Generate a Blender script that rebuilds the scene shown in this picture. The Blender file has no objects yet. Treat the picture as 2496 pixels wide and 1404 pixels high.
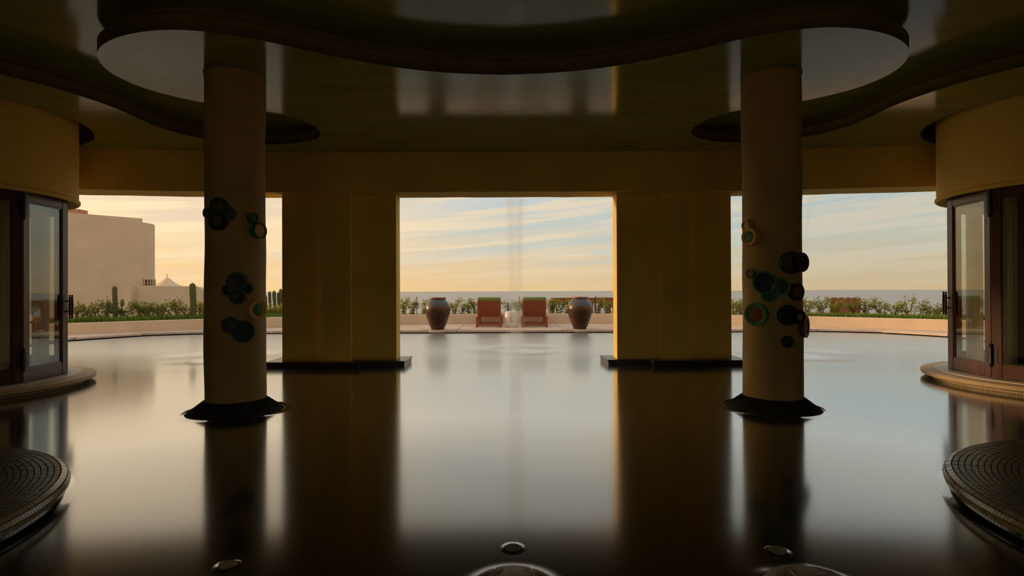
import bpy, bmesh, math, random
from mathutils import Vector, Matrix
scene = bpy.context.scene
COL = scene.collection
R = math.radians
rnd = random.Random(7)

# ---------------------------------------------------------------- camera
cam_d = bpy.data.cameras.new('camera')
cam = bpy.data.objects.new('camera', cam_d); COL.objects.link(cam)
cam_d.sensor_width = 36.0; cam_d.lens = 19.9
cam_d.clip_start = 0.05; cam_d.clip_end = 20000
cam.matrix_world = (Matrix.Translation((0, 0, 1.15)) @ Matrix.Rotation(R(90.28), 4, 'X')
                    @ Matrix.Rotation(R(-0.22), 4, 'Z'))
scene.camera = cam

# ---------------------------------------------------------------- view
vs = scene.view_settings
vs.view_transform = 'Standard'; vs.look = 'None'; vs.gamma = 1.0
vs.use_curve_mapping = False
vs.exposure = 0.40

# ---------------------------------------------------------------- world sky
world = bpy.data.worlds.new('evening_sky'); scene.world = world
world.use_nodes = True
wn, wl = world.node_tree.nodes, world.node_tree.links
wn.clear()
def W(t, **kw):
    n = wn.new(t)
    for k, v in kw.items(): setattr(n, k, v)
    return n
def wmath(op, a, b=None, clamp=False):
    n = W('ShaderNodeMath', operation=op, use_clamp=clamp)
    for i, v in enumerate((a, b)):
        if v is None: continue
        if isinstance(v, (int, float)): n.inputs[i].default_value = v
        else: wl.new(v, n.inputs[i])
    return n.outputs[0]
def wramp(fac, stops, interp='EASE'):
    n = W('ShaderNodeValToRGB'); n.color_ramp.interpolation = interp
    els = n.color_ramp.elements
    while len(els) < len(stops): els.new(0.5)
    for e, (p, c) in zip(els, stops):
        e.position = p; e.color = (c[0], c[1], c[2], 1)
    wl.new(fac, n.inputs[0]); return n.outputs[0]
def wmix(f, a, b, mode='MIX'):
    n = W('ShaderNodeMix', data_type='RGBA', blend_type=mode)
    for s, v in ((n.inputs[0], f), (n.inputs[6], a), (n.inputs[7], b)):
        if isinstance(v, (int, float)): s.default_value = v
        elif isinstance(v, tuple): s.default_value = (*v, 1)
        else: wl.new(v, s)
    return n.outputs[2]
tc = W('ShaderNodeTexCoord')
sep = W('ShaderNodeSeparateXYZ'); wl.new(tc.outputs['Generated'], sep.inputs[0])
dx, dy, dz = sep.outputs
el = wmath('MAXIMUM', wmath('ARCSINE', dz), 0.0)                  # elevation, radians
# side: 0 towards the setting sun (left of the view), 1 away from it
sunx, suny = math.sin(R(-52)), math.cos(R(-52))
toward = wmath('ADD', wmath('MULTIPLY', dx, sunx), wmath('MULTIPLY', dy, suny))
side = wmath('MULTIPLY', wmath('SUBTRACT', 1.0, toward), 0.5)
# cool, higher sky against the warm low sky
low = wramp(side, [(0.0, (0.78, 0.50, 0.22)), (0.05, (0.72, 0.46, 0.20)), (0.20, (0.60, 0.42, 0.22)), (0.45, (0.46, 0.345, 0.20)), (1.0, (0.52, 0.40, 0.28))])
mid = wramp(side, [(0.0, (0.80, 0.57, 0.31)), (0.05, (0.73, 0.53, 0.29)), (0.20, (0.55, 0.46, 0.31)), (0.45, (0.42, 0.39, 0.28)), (1.0, (0.50, 0.41, 0.32))])
high = wramp(side, [(0.0, (0.85, 0.66, 0.42)), (0.05, (0.74, 0.59, 0.39)), (0.20, (0.42, 0.465, 0.46)), (0.45, (0.33, 0.41, 0.43)), (1.0, (0.48, 0.45, 0.40))])
c1 = wmix(wmath('DIVIDE', el, 0.085, True), low, mid)
c2 = wmix(wmath('DIVIDE', wmath('SUBTRACT', el, 0.05), 0.11, True), c1, high)
veil = wramp(side, [(0.0, (0.85, 0.68, 0.48)), (0.05, (0.74, 0.62, 0.47)), (0.20, (0.60, 0.55, 0.48)), (0.45, (0.52, 0.51, 0.47)), (1.0, (0.48, 0.44, 0.39))])
c2 = wmix(wmath('DIVIDE', wmath('SUBTRACT', el, 0.15), 0.12, True), c2, veil)
# drawn-out cloud streaks
comb = W('ShaderNodeCombineXYZ')
slant = wmath('ADD', el, wmath('MULTIPLY', dx, -0.095))
wl.new(wmath('MULTIPLY', dx, 1.7), comb.inputs[0]); wl.new(wmath('MULTIPLY', slant, 34.0), comb.inputs[1])
n1 = W('ShaderNodeTexNoise'); n1.inputs['Scale'].default_value = 1.6; n1.inputs['Detail'].default_value = 5; n1.inputs['Roughness'].default_value = 0.55
wl.new(comb.outputs[0], n1.inputs['Vector'])
cl = wramp(n1.outputs[0], [(0.44, (0, 0, 0)), (0.58, (1, 1, 1))])
cfac = wmath('MULTIPLY', cl, wmath('DIVIDE', wmath('ADD', el, 0.005), 0.09, True))
cfac = wmath('MULTIPLY', cfac, 0.85)
cloud = wramp(side, [(0.0, (0.90, 0.66, 0.40)), (0.05, (0.79, 0.61, 0.38)), (0.20, (0.62, 0.52, 0.37)), (0.45, (0.48, 0.44, 0.34)), (1.0, (0.54, 0.46, 0.37))])
sky = wmix(cfac, c2, cloud)
comb2 = W('ShaderNodeCombineXYZ')
wl.new(wmath('MULTIPLY', dx, 1.3), comb2.inputs[0]); wl.new(wmath('MULTIPLY', slant, 26.0), comb2.inputs[1]); comb2.inputs[2].default_value = 4.3
n2 = W('ShaderNodeTexNoise'); n2.inputs['Scale'].default_value = 2.0; n2.inputs['Detail'].default_value = 4
wl.new(comb2.outputs[0], n2.inputs['Vector'])
gl = wramp(n2.outputs[0], [(0.49, (0, 0, 0)), (0.60, (1, 1, 1))])
gfac = wmath('MULTIPLY', wmath('MULTIPLY', gl, wmath('DIVIDE', wmath('ADD', el, -0.01), 0.08, True)), 0.75)
grey = wramp(side, [(0.0, (0.70, 0.54, 0.37)), (0.05, (0.62, 0.50, 0.36)), (0.20, (0.40, 0.45, 0.42)), (0.45, (0.32, 0.41, 0.40)), (1.0, (0.40, 0.38, 0.34))])
sky = wmix(gfac, sky, grey)
# the glow round the low sun, hidden behind the round room
sv = W('ShaderNodeVectorMath', operation='DOT_PRODUCT'); wl.new(tc.outputs['Generated'], sv.inputs[0]); sv.inputs[1].default_value = (math.sin(R(-80)) * math.cos(R(8)), math.cos(R(-80)) * math.cos(R(8)), math.sin(R(8)))
glow = wmath('POWER', wmath('MAXIMUM', sv.outputs['Value'], 0.0), 22.0)
sky = wmix(1.0, sky, wmix(glow, (0, 0, 0), (5.0, 2.9, 1.1)), 'ADD')
bg = W('ShaderNodeBackground'); bg.inputs[1].default_value = 1.0
wl.new(sky, bg.inputs[0])
wo = W('ShaderNodeOutputWorld'); wl.new(bg.outputs[0], wo.inputs[0])

# ---------------------------------------------------------------- low sun
sd = bpy.data.lights.new('low_sun', 'SUN'); sd.energy = 1.4; sd.color = (1.0, 0.66, 0.36); sd.angle = R(3)
so = bpy.data.objects.new('low_sun', sd); COL.objects.link(so)
saz, sel = R(-80), R(8)
sdir = Vector((math.sin(saz) * math.cos(sel), math.cos(saz) * math.cos(sel), math.sin(sel)))
so.rotation_euler = sdir.to_track_quat('Z', 'Y').to_euler()
so.location = sdir * 60

# ---------------------------------------------------------------- materials
MATS = {}
def mat(name, col, rough=0.6, var=0.12, scale=6.0, bump=0.0, bscale=None, spec=0.5, metal=0.0,
        col2=None, rnd_island=0.0, stretch=None, detail=6):
    if name in MATS: return MATS[name]
    m = bpy.data.materials.new(name); m.use_nodes = True
    nt = m.node_tree; N, L = nt.nodes, nt.links
    p = N['Principled BSDF']
    p.inputs['Roughness'].default_value = rough
    p.inputs['Metallic'].default_value = metal
    p.inputs['Specular IOR Level'].default_value = spec
    t = N.new('ShaderNodeTexCoord'); mp = N.new('ShaderNodeMapping')
    if stretch: mp.inputs['Scale'].default_value = stretch
    L.new(t.outputs['Object'], mp.inputs[0])
    nz = N.new('ShaderNodeTexNoise'); nz.inputs['Scale'].default_value = scale; nz.inputs['Detail'].default_value = detail
    L.new(mp.outputs[0], nz.inputs['Vector'])
    rp = N.new('ShaderNodeValToRGB')
    a = tuple(max(0, c * (1 - var)) for c in col); b = tuple(c * (1 + var) for c in (col2 or col))
    rp.color_ramp.elements[0].position = 0.3; rp.color_ramp.elements[0].color = (*a, 1)
    rp.color_ramp.elements[1].position = 0.7; rp.color_ramp.elements[1].color = (*b, 1)
    L.new(nz.outputs[0], rp.inputs[0])
    out = rp.outputs[0]
    if rnd_island:
        g = N.new('ShaderNodeNewGeometry'); oi = N.new('ShaderNodeObjectInfo')
        ad = N.new('ShaderNodeMath'); ad.operation = 'ADD'
        L.new(g.outputs['Random Per Island'], ad.inputs[0]); L.new(oi.outputs['Random'], ad.inputs[1])
        fr = N.new('ShaderNodeMath'); fr.operation = 'FRACT'; L.new(ad.outputs[0], fr.inputs[0])
        hs = N.new('ShaderNodeHueSaturation')
        mr = N.new('ShaderNodeMapRange'); mr.inputs[3].default_value = 1 - rnd_island; mr.inputs[4].default_value = 1 + rnd_island
        L.new(fr.outputs[0], mr.inputs[0]); L.new(mr.outputs[0], hs.inputs['Value'])
        m2 = N.new('ShaderNodeMapRange'); m2.inputs[3].default_value = 0.5 - rnd_island * 0.08; m2.inputs[4].default_value = 0.5 + rnd_island * 0.10
        f2 = N.new('ShaderNodeMath'); f2.operation = 'MULTIPLY'; f2.inputs[1].default_value = 7.31
        L.new(fr.outputs[0], f2.inputs[0]); f3 = N.new('ShaderNodeMath'); f3.operation = 'FRACT'; L.new(f2.outputs[0], f3.inputs[0])
        L.new(f3.outputs[0], m2.inputs[0]); L.new(m2.outputs[0], hs.inputs['Hue'])
        L.new(out, hs.inputs['Color']); out = hs.outputs[0]
    L.new(out, p.inputs['Base Color'])
    if bump:
        bn = N.new('ShaderNodeTexNoise'); bn.inputs['Scale'].default_value = bscale or scale * 6; bn.inputs['Detail'].default_value = 5
        L.new(mp.outputs[0], bn.inputs['Vector'])
        bp = N.new('ShaderNodeBump'); bp.inputs['Strength'].default_value = bump; bp.inputs['Distance'].default_value = 0.02
        L.new(bn.outputs[0], bp.inputs['Height']); L.new(bp.outputs[0], p.inputs['Normal'])
    MATS[name] = m
    return m

OCHRE = mat('ochre_plaster', (0.82, 0.575, 0.125), 0.75, 0.10, 1.3, 0.10, 14, spec=0.25)
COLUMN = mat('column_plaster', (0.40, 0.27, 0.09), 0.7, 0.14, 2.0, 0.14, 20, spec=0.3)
CEIL = mat('olive_lacquer_plaster', (0.31, 0.335, 0.06), 0.13, 0.16, 1.2, 0.035, 5.0, spec=0.85, stretch=(1.0, 3.2, 1.0))
FASCIA = mat('olive_fascia_plaster', (0.19, 0.15, 0.045), 0.5, 0.15, 2.0, 0.08, 14, spec=0.3)
WHITEWALL = mat('white_stucco', (0.76, 0.57, 0.40), 0.85, 0.05, 0.9, 0.05, 20, spec=0.2)
PARAPET = mat('cream_stucco', (0.74, 0.55, 0.38), 0.85, 0.06, 2.0, 0.06, 20, spec=0.2)
STONE = mat('pink_paving_stone', (0.62, 0.47, 0.38), 0.8, 0.12, 2.6, 0.08, 18, spec=0.25)
SANDSTONE = mat('sandstone_step', (0.46, 0.33, 0.18), 0.6, 0.12, 4.0, 0.06, 22, spec=0.35)
INSTEP = mat('pale_sill_stone', (0.60, 0.53, 0.46), 0.5, 0.08, 5.0, spec=0.4)
MOSAIC = mat('mosaic_tiles', (0.20, 0.165, 0.085), 0.28, 0.12, 5.0, spec=0.5, rnd_island=0.28)
RIM = mat('mosaic_rim_tiles', (0.44, 0.34, 0.19), 0.25, 0.12, 5.0, spec=0.5, rnd_island=0.25)
RISER = mat('glass_mosaic_tiles', (0.12, 0.14, 0.13), 0.15, 0.2, 9.0, spec=0.6, rnd_island=0.7)
GROUT = mat('dark_grout', (0.045, 0.035, 0.022), 0.9, 0.1, 8.0, spec=0.1)
DARKMOSAIC = mat('dark_mosaic_tiles', (0.06, 0.048, 0.038), 0.30, 0.15, 6.0, spec=0.5, rnd_island=0.35)
PLINTH = mat('dark_plinth_stone', (0.022, 0.018, 0.015), 0.3, 0.15, 6.0, 0.04, spec=0.5)
WOOD = mat('mahogany', (0.085, 0.032, 0.016), 0.3, 0.25, 3.0, 0.05, 30, spec=0.5, stretch=(9, 9, 0.8))
IRON = mat('black_iron', (0.012, 0.011, 0.011), 0.45, 0.1, 9.0, spec=0.5)
TEAK = mat('red_teak', (0.34, 0.085, 0.04), 0.5, 0.22, 5.0, 0.04, 40, spec=0.4, stretch=(1.5, 12, 12))
CUSHION = mat('green_cushion', (0.26, 0.30, 0.10), 0.9, 0.1, 20, 0.06, spec=0.15)
CERAMIC_W = mat('white_glazed_stool', (0.70, 0.60, 0.54), 0.3, 0.06, 6, spec=0.5)
CACTUS = mat('cactus_skin', (0.12, 0.125, 0.045), 0.7, 0.25, 14, 0.1, 60, spec=0.2)
STEM = mat('brown_stem', (0.16, 0.10, 0.05), 0.8, 0.2, 14, spec=0.2)
GRASS = mat('grass_blades', (0.15, 0.22, 0.03), 0.7, 0.3, 1.4, spec=0.2, rnd_island=0.3)
SOIL = mat('planter_soil', (0.16, 0.12, 0.07), 0.95, 0.3, 3, spec=0.1)
TERRA = mat('terracotta', (0.50, 0.24, 0.13), 0.7, 0.12, 6, spec=0.3)
TURTLE = mat('carved_stone', (0.42, 0.34, 0.21), 0.55, 0.3, 14, 0.12, 60, spec=0.4)
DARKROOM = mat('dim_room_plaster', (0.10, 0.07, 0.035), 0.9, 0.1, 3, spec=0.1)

def leafmat(name, col, trans=0.45):
    m = bpy.data.materials.new(name); m.use_nodes = True
    N, L = m.node_tree.nodes, m.node_tree.links
    p = N['Principled BSDF']; p.inputs['Roughness'].default_value = 0.5
    g = N.new('ShaderNodeNewGeometry')
    hs = N.new('ShaderNodeHueSaturation'); hs.inputs['Color'].default_value = (*col, 1)
    mr = N.new('ShaderNodeMapRange'); mr.inputs[3].default_value = 0.6; mr.inputs[4].default_value = 1.5
    L.new(g.outputs['Random Per Island'], mr.inputs[0]); L.new(mr.outputs[0], hs.inputs['Value'])
    L.new(hs.outputs[0], p.inputs['Base Color'])
    tr = N.new('ShaderNodeBsdfTranslucent'); h2 = N.new('ShaderNodeMix'); h2.data_type = 'RGBA'; h2.blend_type = 'MULTIPLY'
    h2.inputs[0].default_value = 1; L.new(hs.outputs[0], h2.inputs[6]); h2.inputs[7].default_value = (2.6, 2.2, 0.9, 1)
    L.new(h2.outputs[2], tr.inputs[0])
    mx = N.new('ShaderNodeMixShader'); mx.inputs[0].default_value = trans
    L.new(p.outputs[0], mx.inputs[1]); L.new(tr.outputs[0], mx.inputs[2]); L.new(mx.outputs[0], N['Material Output'].inputs[0])
    return m
LEAF = leafmat('shrub_leaf', (0.16, 0.18, 0.035), 0.55)
LEAFDARK = leafmat('dark_shrub_leaf', (0.10, 0.12, 0.03), 0.4)
LEAFYELLOW = leafmat('yellow_shrub_leaf', (0.30, 0.22, 0.03), 0.4)

def glassmat():
    m = bpy.data.materials.new('door_glass'); m.use_nodes = True
    N, L = m.node_tree.nodes, m.node_tree.links
    for n in list(N): N.remove(n)
    o = N.new('ShaderNodeOutputMaterial'); t = N.new('ShaderNodeBsdfTransparent'); t.inputs[0].default_value = (0.86, 0.88, 0.84, 1)
    g = N.new('ShaderNodeBsdfGlossy'); g.inputs['Roughness'].default_value = 0.01; g.inputs[0].default_value = (0.95, 0.95, 0.92, 1)
    lw = N.new('ShaderNodeLayerWeight'); lw.inputs[0].default_value = 0.5
    pw = N.new('ShaderNodeMath'); pw.operation = 'POWER'; pw.inputs[1].default_value = 4.0
    L.new(lw.outputs['Facing'], pw.inputs[0])
    ml = N.new('ShaderNodeMath'); ml.operation = 'MULTIPLY_ADD'; ml.inputs[1].default_value = 0.9; ml.inputs[2].default_value = 0.09; ml.use_clamp = True
    L.new(pw.outputs[0], ml.inputs[0])
    nz = N.new('ShaderNodeTexNoise'); nz.inputs['Scale'].default_value = 1.4
    bp = N.new('ShaderNodeBump'); bp.inputs['Strength'].default_value = 0.02; bp.inputs['Distance'].default_value = 0.02
    L.new(nz.outputs[0], bp.inputs['Height']); L.new(bp.outputs[0], g.inputs['Normal'])
    mx = N.new('ShaderNodeMixShader'); L.new(ml.outputs[0], mx.inputs[0]); L.new(t.outputs[0], mx.inputs[1]); L.new(g.outputs[0], mx.inputs[2])
    L.new(mx.outputs[0], o.inputs[0]); return m
GLASS = glassmat()

def sheer(name, col, alpha):
    m = bpy.data.materials.new(name); m.use_nodes = True
    N, L = m.node_tree.nodes, m.node_tree.links
    for n in list(N): N.remove(n)
    o = N.new('ShaderNodeOutputMaterial'); t = N.new('ShaderNodeBsdfTransparent')
    d = N.new('ShaderNodeBsdfDiffuse'); d.inputs[0].default_value = (*col, 1)
    tr = N.new('ShaderNodeBsdfTranslucent'); tr.inputs[0].default_value = (*col, 1)
    nz = N.new('ShaderNodeTexNoise'); nz.inputs['Scale'].default_value = 3
    a = N.new('ShaderNodeMapRange'); a.inputs[3].default_value = alpha * 0.6; a.inputs[4].default_value = alpha * 1.4
    L.new(nz.outputs[0], a.inputs[0])
    m1 = N.new('ShaderNodeMixShader'); m1.inputs[0].default_value = 0.5; L.new(d.outputs[0], m1.inputs[1]); L.new(tr.outputs[0], m1.inputs[2])
    m2 = N.new('ShaderNodeMixShader'); L.new(a.outputs[0], m2.inputs[0]); L.new(t.outputs[0], m2.inputs[1]); L.new(m1.outputs[0], m2.inputs[2])
    L.new(m2.outputs[0], o.inputs[0]); return m
CURTAIN = sheer('sheer_curtain', (0.85, 0.80, 0.68), 0.75)
def spraymat(name, dens):
    m = bpy.data.materials.new(name); m.use_nodes = True
    N, L = m.node_tree.nodes, m.node_tree.links
    for n in list(N): N.remove(n)
    o = N.new('ShaderNodeOutputMaterial'); v = N.new('ShaderNodeVolumeScatter'); v.inputs['Color'].default_value = (0.97, 0.94, 0.90, 1)
    v.inputs['Density'].default_value = dens; v.inputs['Anisotropy'].default_value = 0.3
    L.new(v.outputs[0], o.inputs['Volume']); return m
SPRAY = spraymat('fountain_spray', 0.9)
MIST = spraymat('fountain_mist', 0.35)

def watermat(name, body, rough, ior, bscale, bstr, stretch=(1, 1, 1), gain=1.0):
    m = bpy.data.materials.new(name); m.use_nodes = True
    N, L = m.node_tree.nodes, m.node_tree.links
    for n in list(N): N.remove(n)
    o = N.new('ShaderNodeOutputMaterial')
    d = N.new('ShaderNodeBsdfDiffuse'); d.inputs[0].default_value = (*body, 1)
    g = N.new('ShaderNodeBsdfGlossy'); g.inputs['Roughness'].default_value = rough; g.inputs[0].default_value = (1, 1, 1, 1)
    f = N.new('ShaderNodeFresnel'); f.inputs[0].default_value = ior
    t = N.new('ShaderNodeTexCoord'); mp = N.new('ShaderNodeMapping'); mp.inputs['Scale'].default_value = stretch
    L.new(t.outputs['Object'], mp.inputs[0])
    nz = N.new('ShaderNodeTexNoise'); nz.inputs['Scale'].default_value = bscale; nz.inputs['Detail'].default_value = 3
    L.new(mp.outputs[0], nz.inputs['Vector'])
    bp = N.new('ShaderNodeBump'); bp.inputs['Strength'].default_value = bstr; bp.inputs['Distance'].default_value = 0.02
    L.new(nz.outputs[0], bp.inputs['Height']); L.new(bp.outputs[0], g.inputs['Normal'])
    gn = N.new('ShaderNodeMath'); gn.operation = 'MULTIPLY'; gn.inputs[1].default_value = gain; gn.use_clamp = True; L.new(f.outputs[0], gn.inputs[0])
    lim = N.new('ShaderNodeMath'); lim.operation = 'MINIMUM'; lim.inputs[1].default_value = 0.70; L.new(gn.outputs[0], lim.inputs[0]); gn = lim
    mx = N.new('ShaderNodeMixShader'); L.new(gn.outputs[0], mx.inputs[0]); L.new(d.outputs[0], mx.inputs[1]); L.new(g.outputs[0], mx.inputs[2])
    L.new(mx.outputs[0], o.inputs[0]); return m
WATER = watermat('still_pool_water', (0.006, 0.006, 0.004), 0.13, 1.33, 1.2, 0.02, gain=2.6)
# livelier, more broken surface out by the fountain jets
N_, L_ = WATER.node_tree.nodes, WATER.node_tree.links
sp_ = N_.new('ShaderNodeSeparateXYZ'); tg_ = [n for n in N_ if n.type == 'TEX_COORD'][0]; L_.new(tg_.outputs['Object'], sp_.inputs[0])
mr_ = N_.new('ShaderNodeMapRange'); mr_.inputs[1].default_value = 7.6; mr_.inputs[2].default_value = 11.0; mr_.inputs[3].default_value = 0.13; mr_.inputs[4].default_value = 0.33
L_.new(sp_.outputs[1], mr_.inputs[0]); L_.new(mr_.outputs[0], [n for n in N_ if n.type == 'BSDF_GLOSSY'][0].inputs['Roughness'])
SEA = watermat('hazy_sea', (0.34, 0.29, 0.25), 0.30, 1.33, 0.02, 0.4, (0.3, 1, 1))
[n for n in SEA.node_tree.nodes if n.type == 'BSDF_GLOSSY'][0].inputs[0].default_value = (0.62, 0.60, 0.60, 1)

# ---------------------------------------------------------------- mesh helpers
def link(o, parent=None):
    COL.objects.link(o)
    if parent is not None: o.parent = parent
    return o
def mesh_obj(name, verts, faces, m, parent=None, smooth=False):
    me = bpy.data.meshes.new(name); me.from_pydata([tuple(v) for v in verts], [], faces)
    me.validate(); me.update()
    ms = m if isinstance(m, (list, tuple)) else [m]
    for x in ms: me.materials.append(x)
    if smooth: me.polygons.foreach_set('use_smooth', [True] * len(me.polygons))
    return link(bpy.data.objects.new(name, me), parent)
class MB:
    def __init__(s): s.v = []; s.f = []
    def add(s, vs, fs):
        o = len(s.v); s.v += [tuple(v) for v in vs]; s.f += [tuple(i + o for i in f) for f in fs]; return s
    def box(s, x0, x1, y0, y1, z0, z1, M=None, b=0.0):
        if b > 0:
            bm = bmesh.new(); bmesh.ops.create_cube(bm, size=1)
            for v in bm.verts:
                v.co = Vector(((x0 + x1) / 2 + v.co.x * (x1 - x0), (y0 + y1) / 2 + v.co.y * (y1 - y0), (z0 + z1) / 2 + v.co.z * (z1 - z0)))
            bmesh.ops.bevel(bm, geom=list(bm.edges), offset=b, segments=1, affect='EDGES')
            bm.verts.index_update()
            vs = [(M @ v.co) if M else v.co.copy() for v in bm.verts]; fs = [[q.index for q in f.verts] for f in bm.faces]
            bm.free(); return s.add(vs, fs)
        vs = [Vector(p) for p in ((x0, y0, z0), (x1, y0, z0), (x1, y1, z0), (x0, y1, z0), (x0, y0, z1), (x1, y0, z1), (x1, y1, z1), (x0, y1, z1))]
        if M: vs = [M @ v for v in vs]
        return s.add(vs, [(0, 3, 2, 1), (4, 5, 6, 7), (0, 1, 5, 4), (1, 2, 6, 5), (2, 3, 7, 6), (3, 0, 4, 7)])
    def lathe(s, prof, seg=48, M=None, cap0=True, cap1=True, a0=0.0, a1=2 * math.pi):
        full = abs(a1 - a0 - 2 * math.pi) < 1e-6
        n = seg if full else seg + 1
        vs = []
        for r, z in prof:
            for k in range(n):
                a = a0 + (a1 - a0) * k / seg
                p = Vector((r * math.cos(a), r * math.sin(a), z)); vs.append(M @ p if M else p)
        fs = []
        for i in range(len(prof) - 1):
            for k in range(seg):
                k2 = (k + 1) % n if full else k + 1
                fs.append((i * n + k, i * n + k2, (i + 1) * n + k2, (i + 1) * n + k))
        if full and cap0: fs.append(tuple(range(n - 1, -1, -1)))
        if full and cap1: fs.append(tuple((len(prof) - 1) * n + k for k in range(n)))
        return s.add(vs, fs)
    def tube(s, pts, rad, seg=8):
        rads = rad if isinstance(rad, (list, tuple)) else [rad] * len(pts)
        pts = [Vector(p) for p in pts]; vs = []
        for i, p in enumerate(pts):
            d = (pts[min(i + 1, len(pts) - 1)] - pts[max(i - 1, 0)]).normalized()
            u = d.cross(Vector((0, 0, 1)) if abs(d.z) < 0.95 else Vector((1, 0, 0))).normalized(); w = d.cross(u)
            for k in range(seg):
                a = 2 * math.pi * k / seg; vs.append(p + (u * math.cos(a) + w * math.sin(a)) * rads[i])
        fs = [(i * seg + k, i * seg + (k + 1) % seg, (i + 1) * seg + (k + 1) % seg, (i + 1) * seg + k) for i in range(len(pts) - 1) for k in range(seg)]
        fs += [tuple(range(seg - 1, -1, -1)), tuple((len(pts) - 1) * seg + k for k in range(seg))]
        return s.add(vs, fs)
    def prism(s, poly, z0, z1):
        n = len(poly); area = sum(poly[i][0] * poly[(i + 1) % n][1] - poly[(i + 1) % n][0] * poly[i][1] for i in range(n))
        if area < 0: poly = poly[::-1]
        vs = [(x, y, z0) for x, y in poly] + [(x, y, z1) for x, y in poly]
        fs = [tuple(range(n - 1, -1, -1)), tuple(range(n, 2 * n))] + [(i, (i + 1) % n, n + (i + 1) % n, n + i) for i in range(n)]
        return s.add(vs, fs)
    def build(s, name, m, parent=None, smooth=False, auto=None):
        o = mesh_obj(name, s.v, s.f, m, parent, smooth)
        if auto is not None:
            o.data.polygons.foreach_set('use_smooth', [True] * len(o.data.polygons))
            bm = bmesh.new(); bm.from_mesh(o.data)
            for e in bm.edges:
                if len(e.link_faces) == 2 and e.calc_face_angle(0) > R(auto): e.smooth = False
            bm.to_mesh(o.data); bm.free()
        return o
def tag(o, label, cat, group=None):
    o['label'] = label; o['category'] = cat
    if group: o['group'] = group
    return o
def struct(o, label=None):
    o['kind'] = 'structure'
    if label: o['label'] = label
    return o
def stuff(o, label=None, cat=None):
    o['kind'] = 'stuff'
    if label: o['label'] = label
    if cat: o['category'] = cat
    return o
def thing(name, label, cat, loc=(0, 0, 0), rz=0.0, group=None):
    o = bpy.data.objects.new(name, None); link(o); o.location = loc; o.rotation_euler = (0, 0, rz); o.empty_display_size = 0.2
    return tag(o, label, cat, group)
def copy_tree(o, parent=None):
    c = o.copy(); COL.objects.link(c); c.parent = parent
    for ch in list(o.children): copy_tree(ch, c)
    return c
def catmull(pts, n=8, closed=False):
    out = []; m = len(pts)
    for i in range(m if closed else m - 1):
        p0 = pts[(i - 1) % m] if closed else pts[max(i - 1, 0)]
        p1 = pts[i]; p2 = pts[(i + 1) % m]; p3 = pts[(i + 2) % m] if closed else pts[min(i + 2, m - 1)]
        for k in range(n):
            t = k / n
            out.append(tuple(0.5 * (2 * p1[j] + (p2[j] - p0[j]) * t + (2 * p0[j] - 5 * p1[j] + 4 * p2[j] - p3[j]) * t * t
                                    + (-p0[j] + 3 * p1[j] - 3 * p2[j] + p3[j]) * t ** 3) for j in range(2)))
    if not closed: out.append(tuple(pts[-1]))
    return out

# ================================================================ THE SETTING
XS = -0.07                                   # axis of symmetry of the hall
ZC, ZT, ZH = 3.24, 3.365, 3.48               # low ceiling, second tier, high ceiling
DRUMS = [((-6.76, 6.70), 6.0, -1), ((6.72, 6.79), 174.0, 1)]
CO = [(-2.68, 5.49), (2.545, 5.54)]
def mir(p): return (2 * XS - p[0], p[1])

# ---- ceiling: high plane, then a low slab stepping down around the columns and the round rooms
dcx, dcy = DRUMS[0][0]
half = [(-0.07, 5.47), (-0.55, 5.42), (-0.98, 5.31), (-1.40, 5.12), (-1.75, 4.91), (-2.06, 4.71), (-2.37, 4.56), (-2.70, 4.50), (-3.05, 4.56), (-3.38, 4.72),
        (-3.65, 4.98), (-3.81, 5.38), (-3.74, 5.83), (-3.42, 6.22), (-3.05, 6.45), (-2.75, 6.62), (-2.57, 6.88), (-2.49, 7.20), (-2.54, 7.52),
        (-2.72, 7.78), (-3.05, 7.96), (-3.48, 8.02), (-3.92, 7.90), (-4.27, 7.62), (-4.45, 7.25)]
half += [(dcx + 2.28 * math.cos(R(a)), dcy + 2.28 * math.sin(R(a))) for a in (5, -5, -15, -28, -42, -56, -72, -90)]
half += [(-7.4, 4.36), (-8.6, 4.36)]
hl = catmull(half, 7)
left = hl; right = [mir(p) for p in hl]
outline = [(8.6, 9.15)] + right[::-1][0:-1] + left + [(-8.6, 9.15)]
def offset(poly, d):
    n = len(poly); out = []
    area = sum(poly[i][0] * poly[(i + 1) % n][1] - poly[(i + 1) % n][0] * poly[i][1] for i in range(n))
    s = 1 if area > 0 else -1
    for i in range(n):
        a, b = Vector(poly[i - 1]), Vector(poly[(i + 1) % n]); t = (b - a)
        if t.length < 1e-6: t = Vector((1, 0))
        t.normalize(); nn = Vector((-t.y, t.x)) * s
        p = Vector(poly[i])
        if abs(p.x) > 8.5: out.append((p.x, p.y + (d if p.y < 6 else 0)))
        else: out.append((p.x + nn.x * d, p.y + nn.y * d))
    return out
def circle(c, r, n=72): return [(c[0] + r * math.cos(2 * math.pi * k / n), c[1] + r * math.sin(2 * math.pi * k / n)) for k in range(n)]
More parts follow.
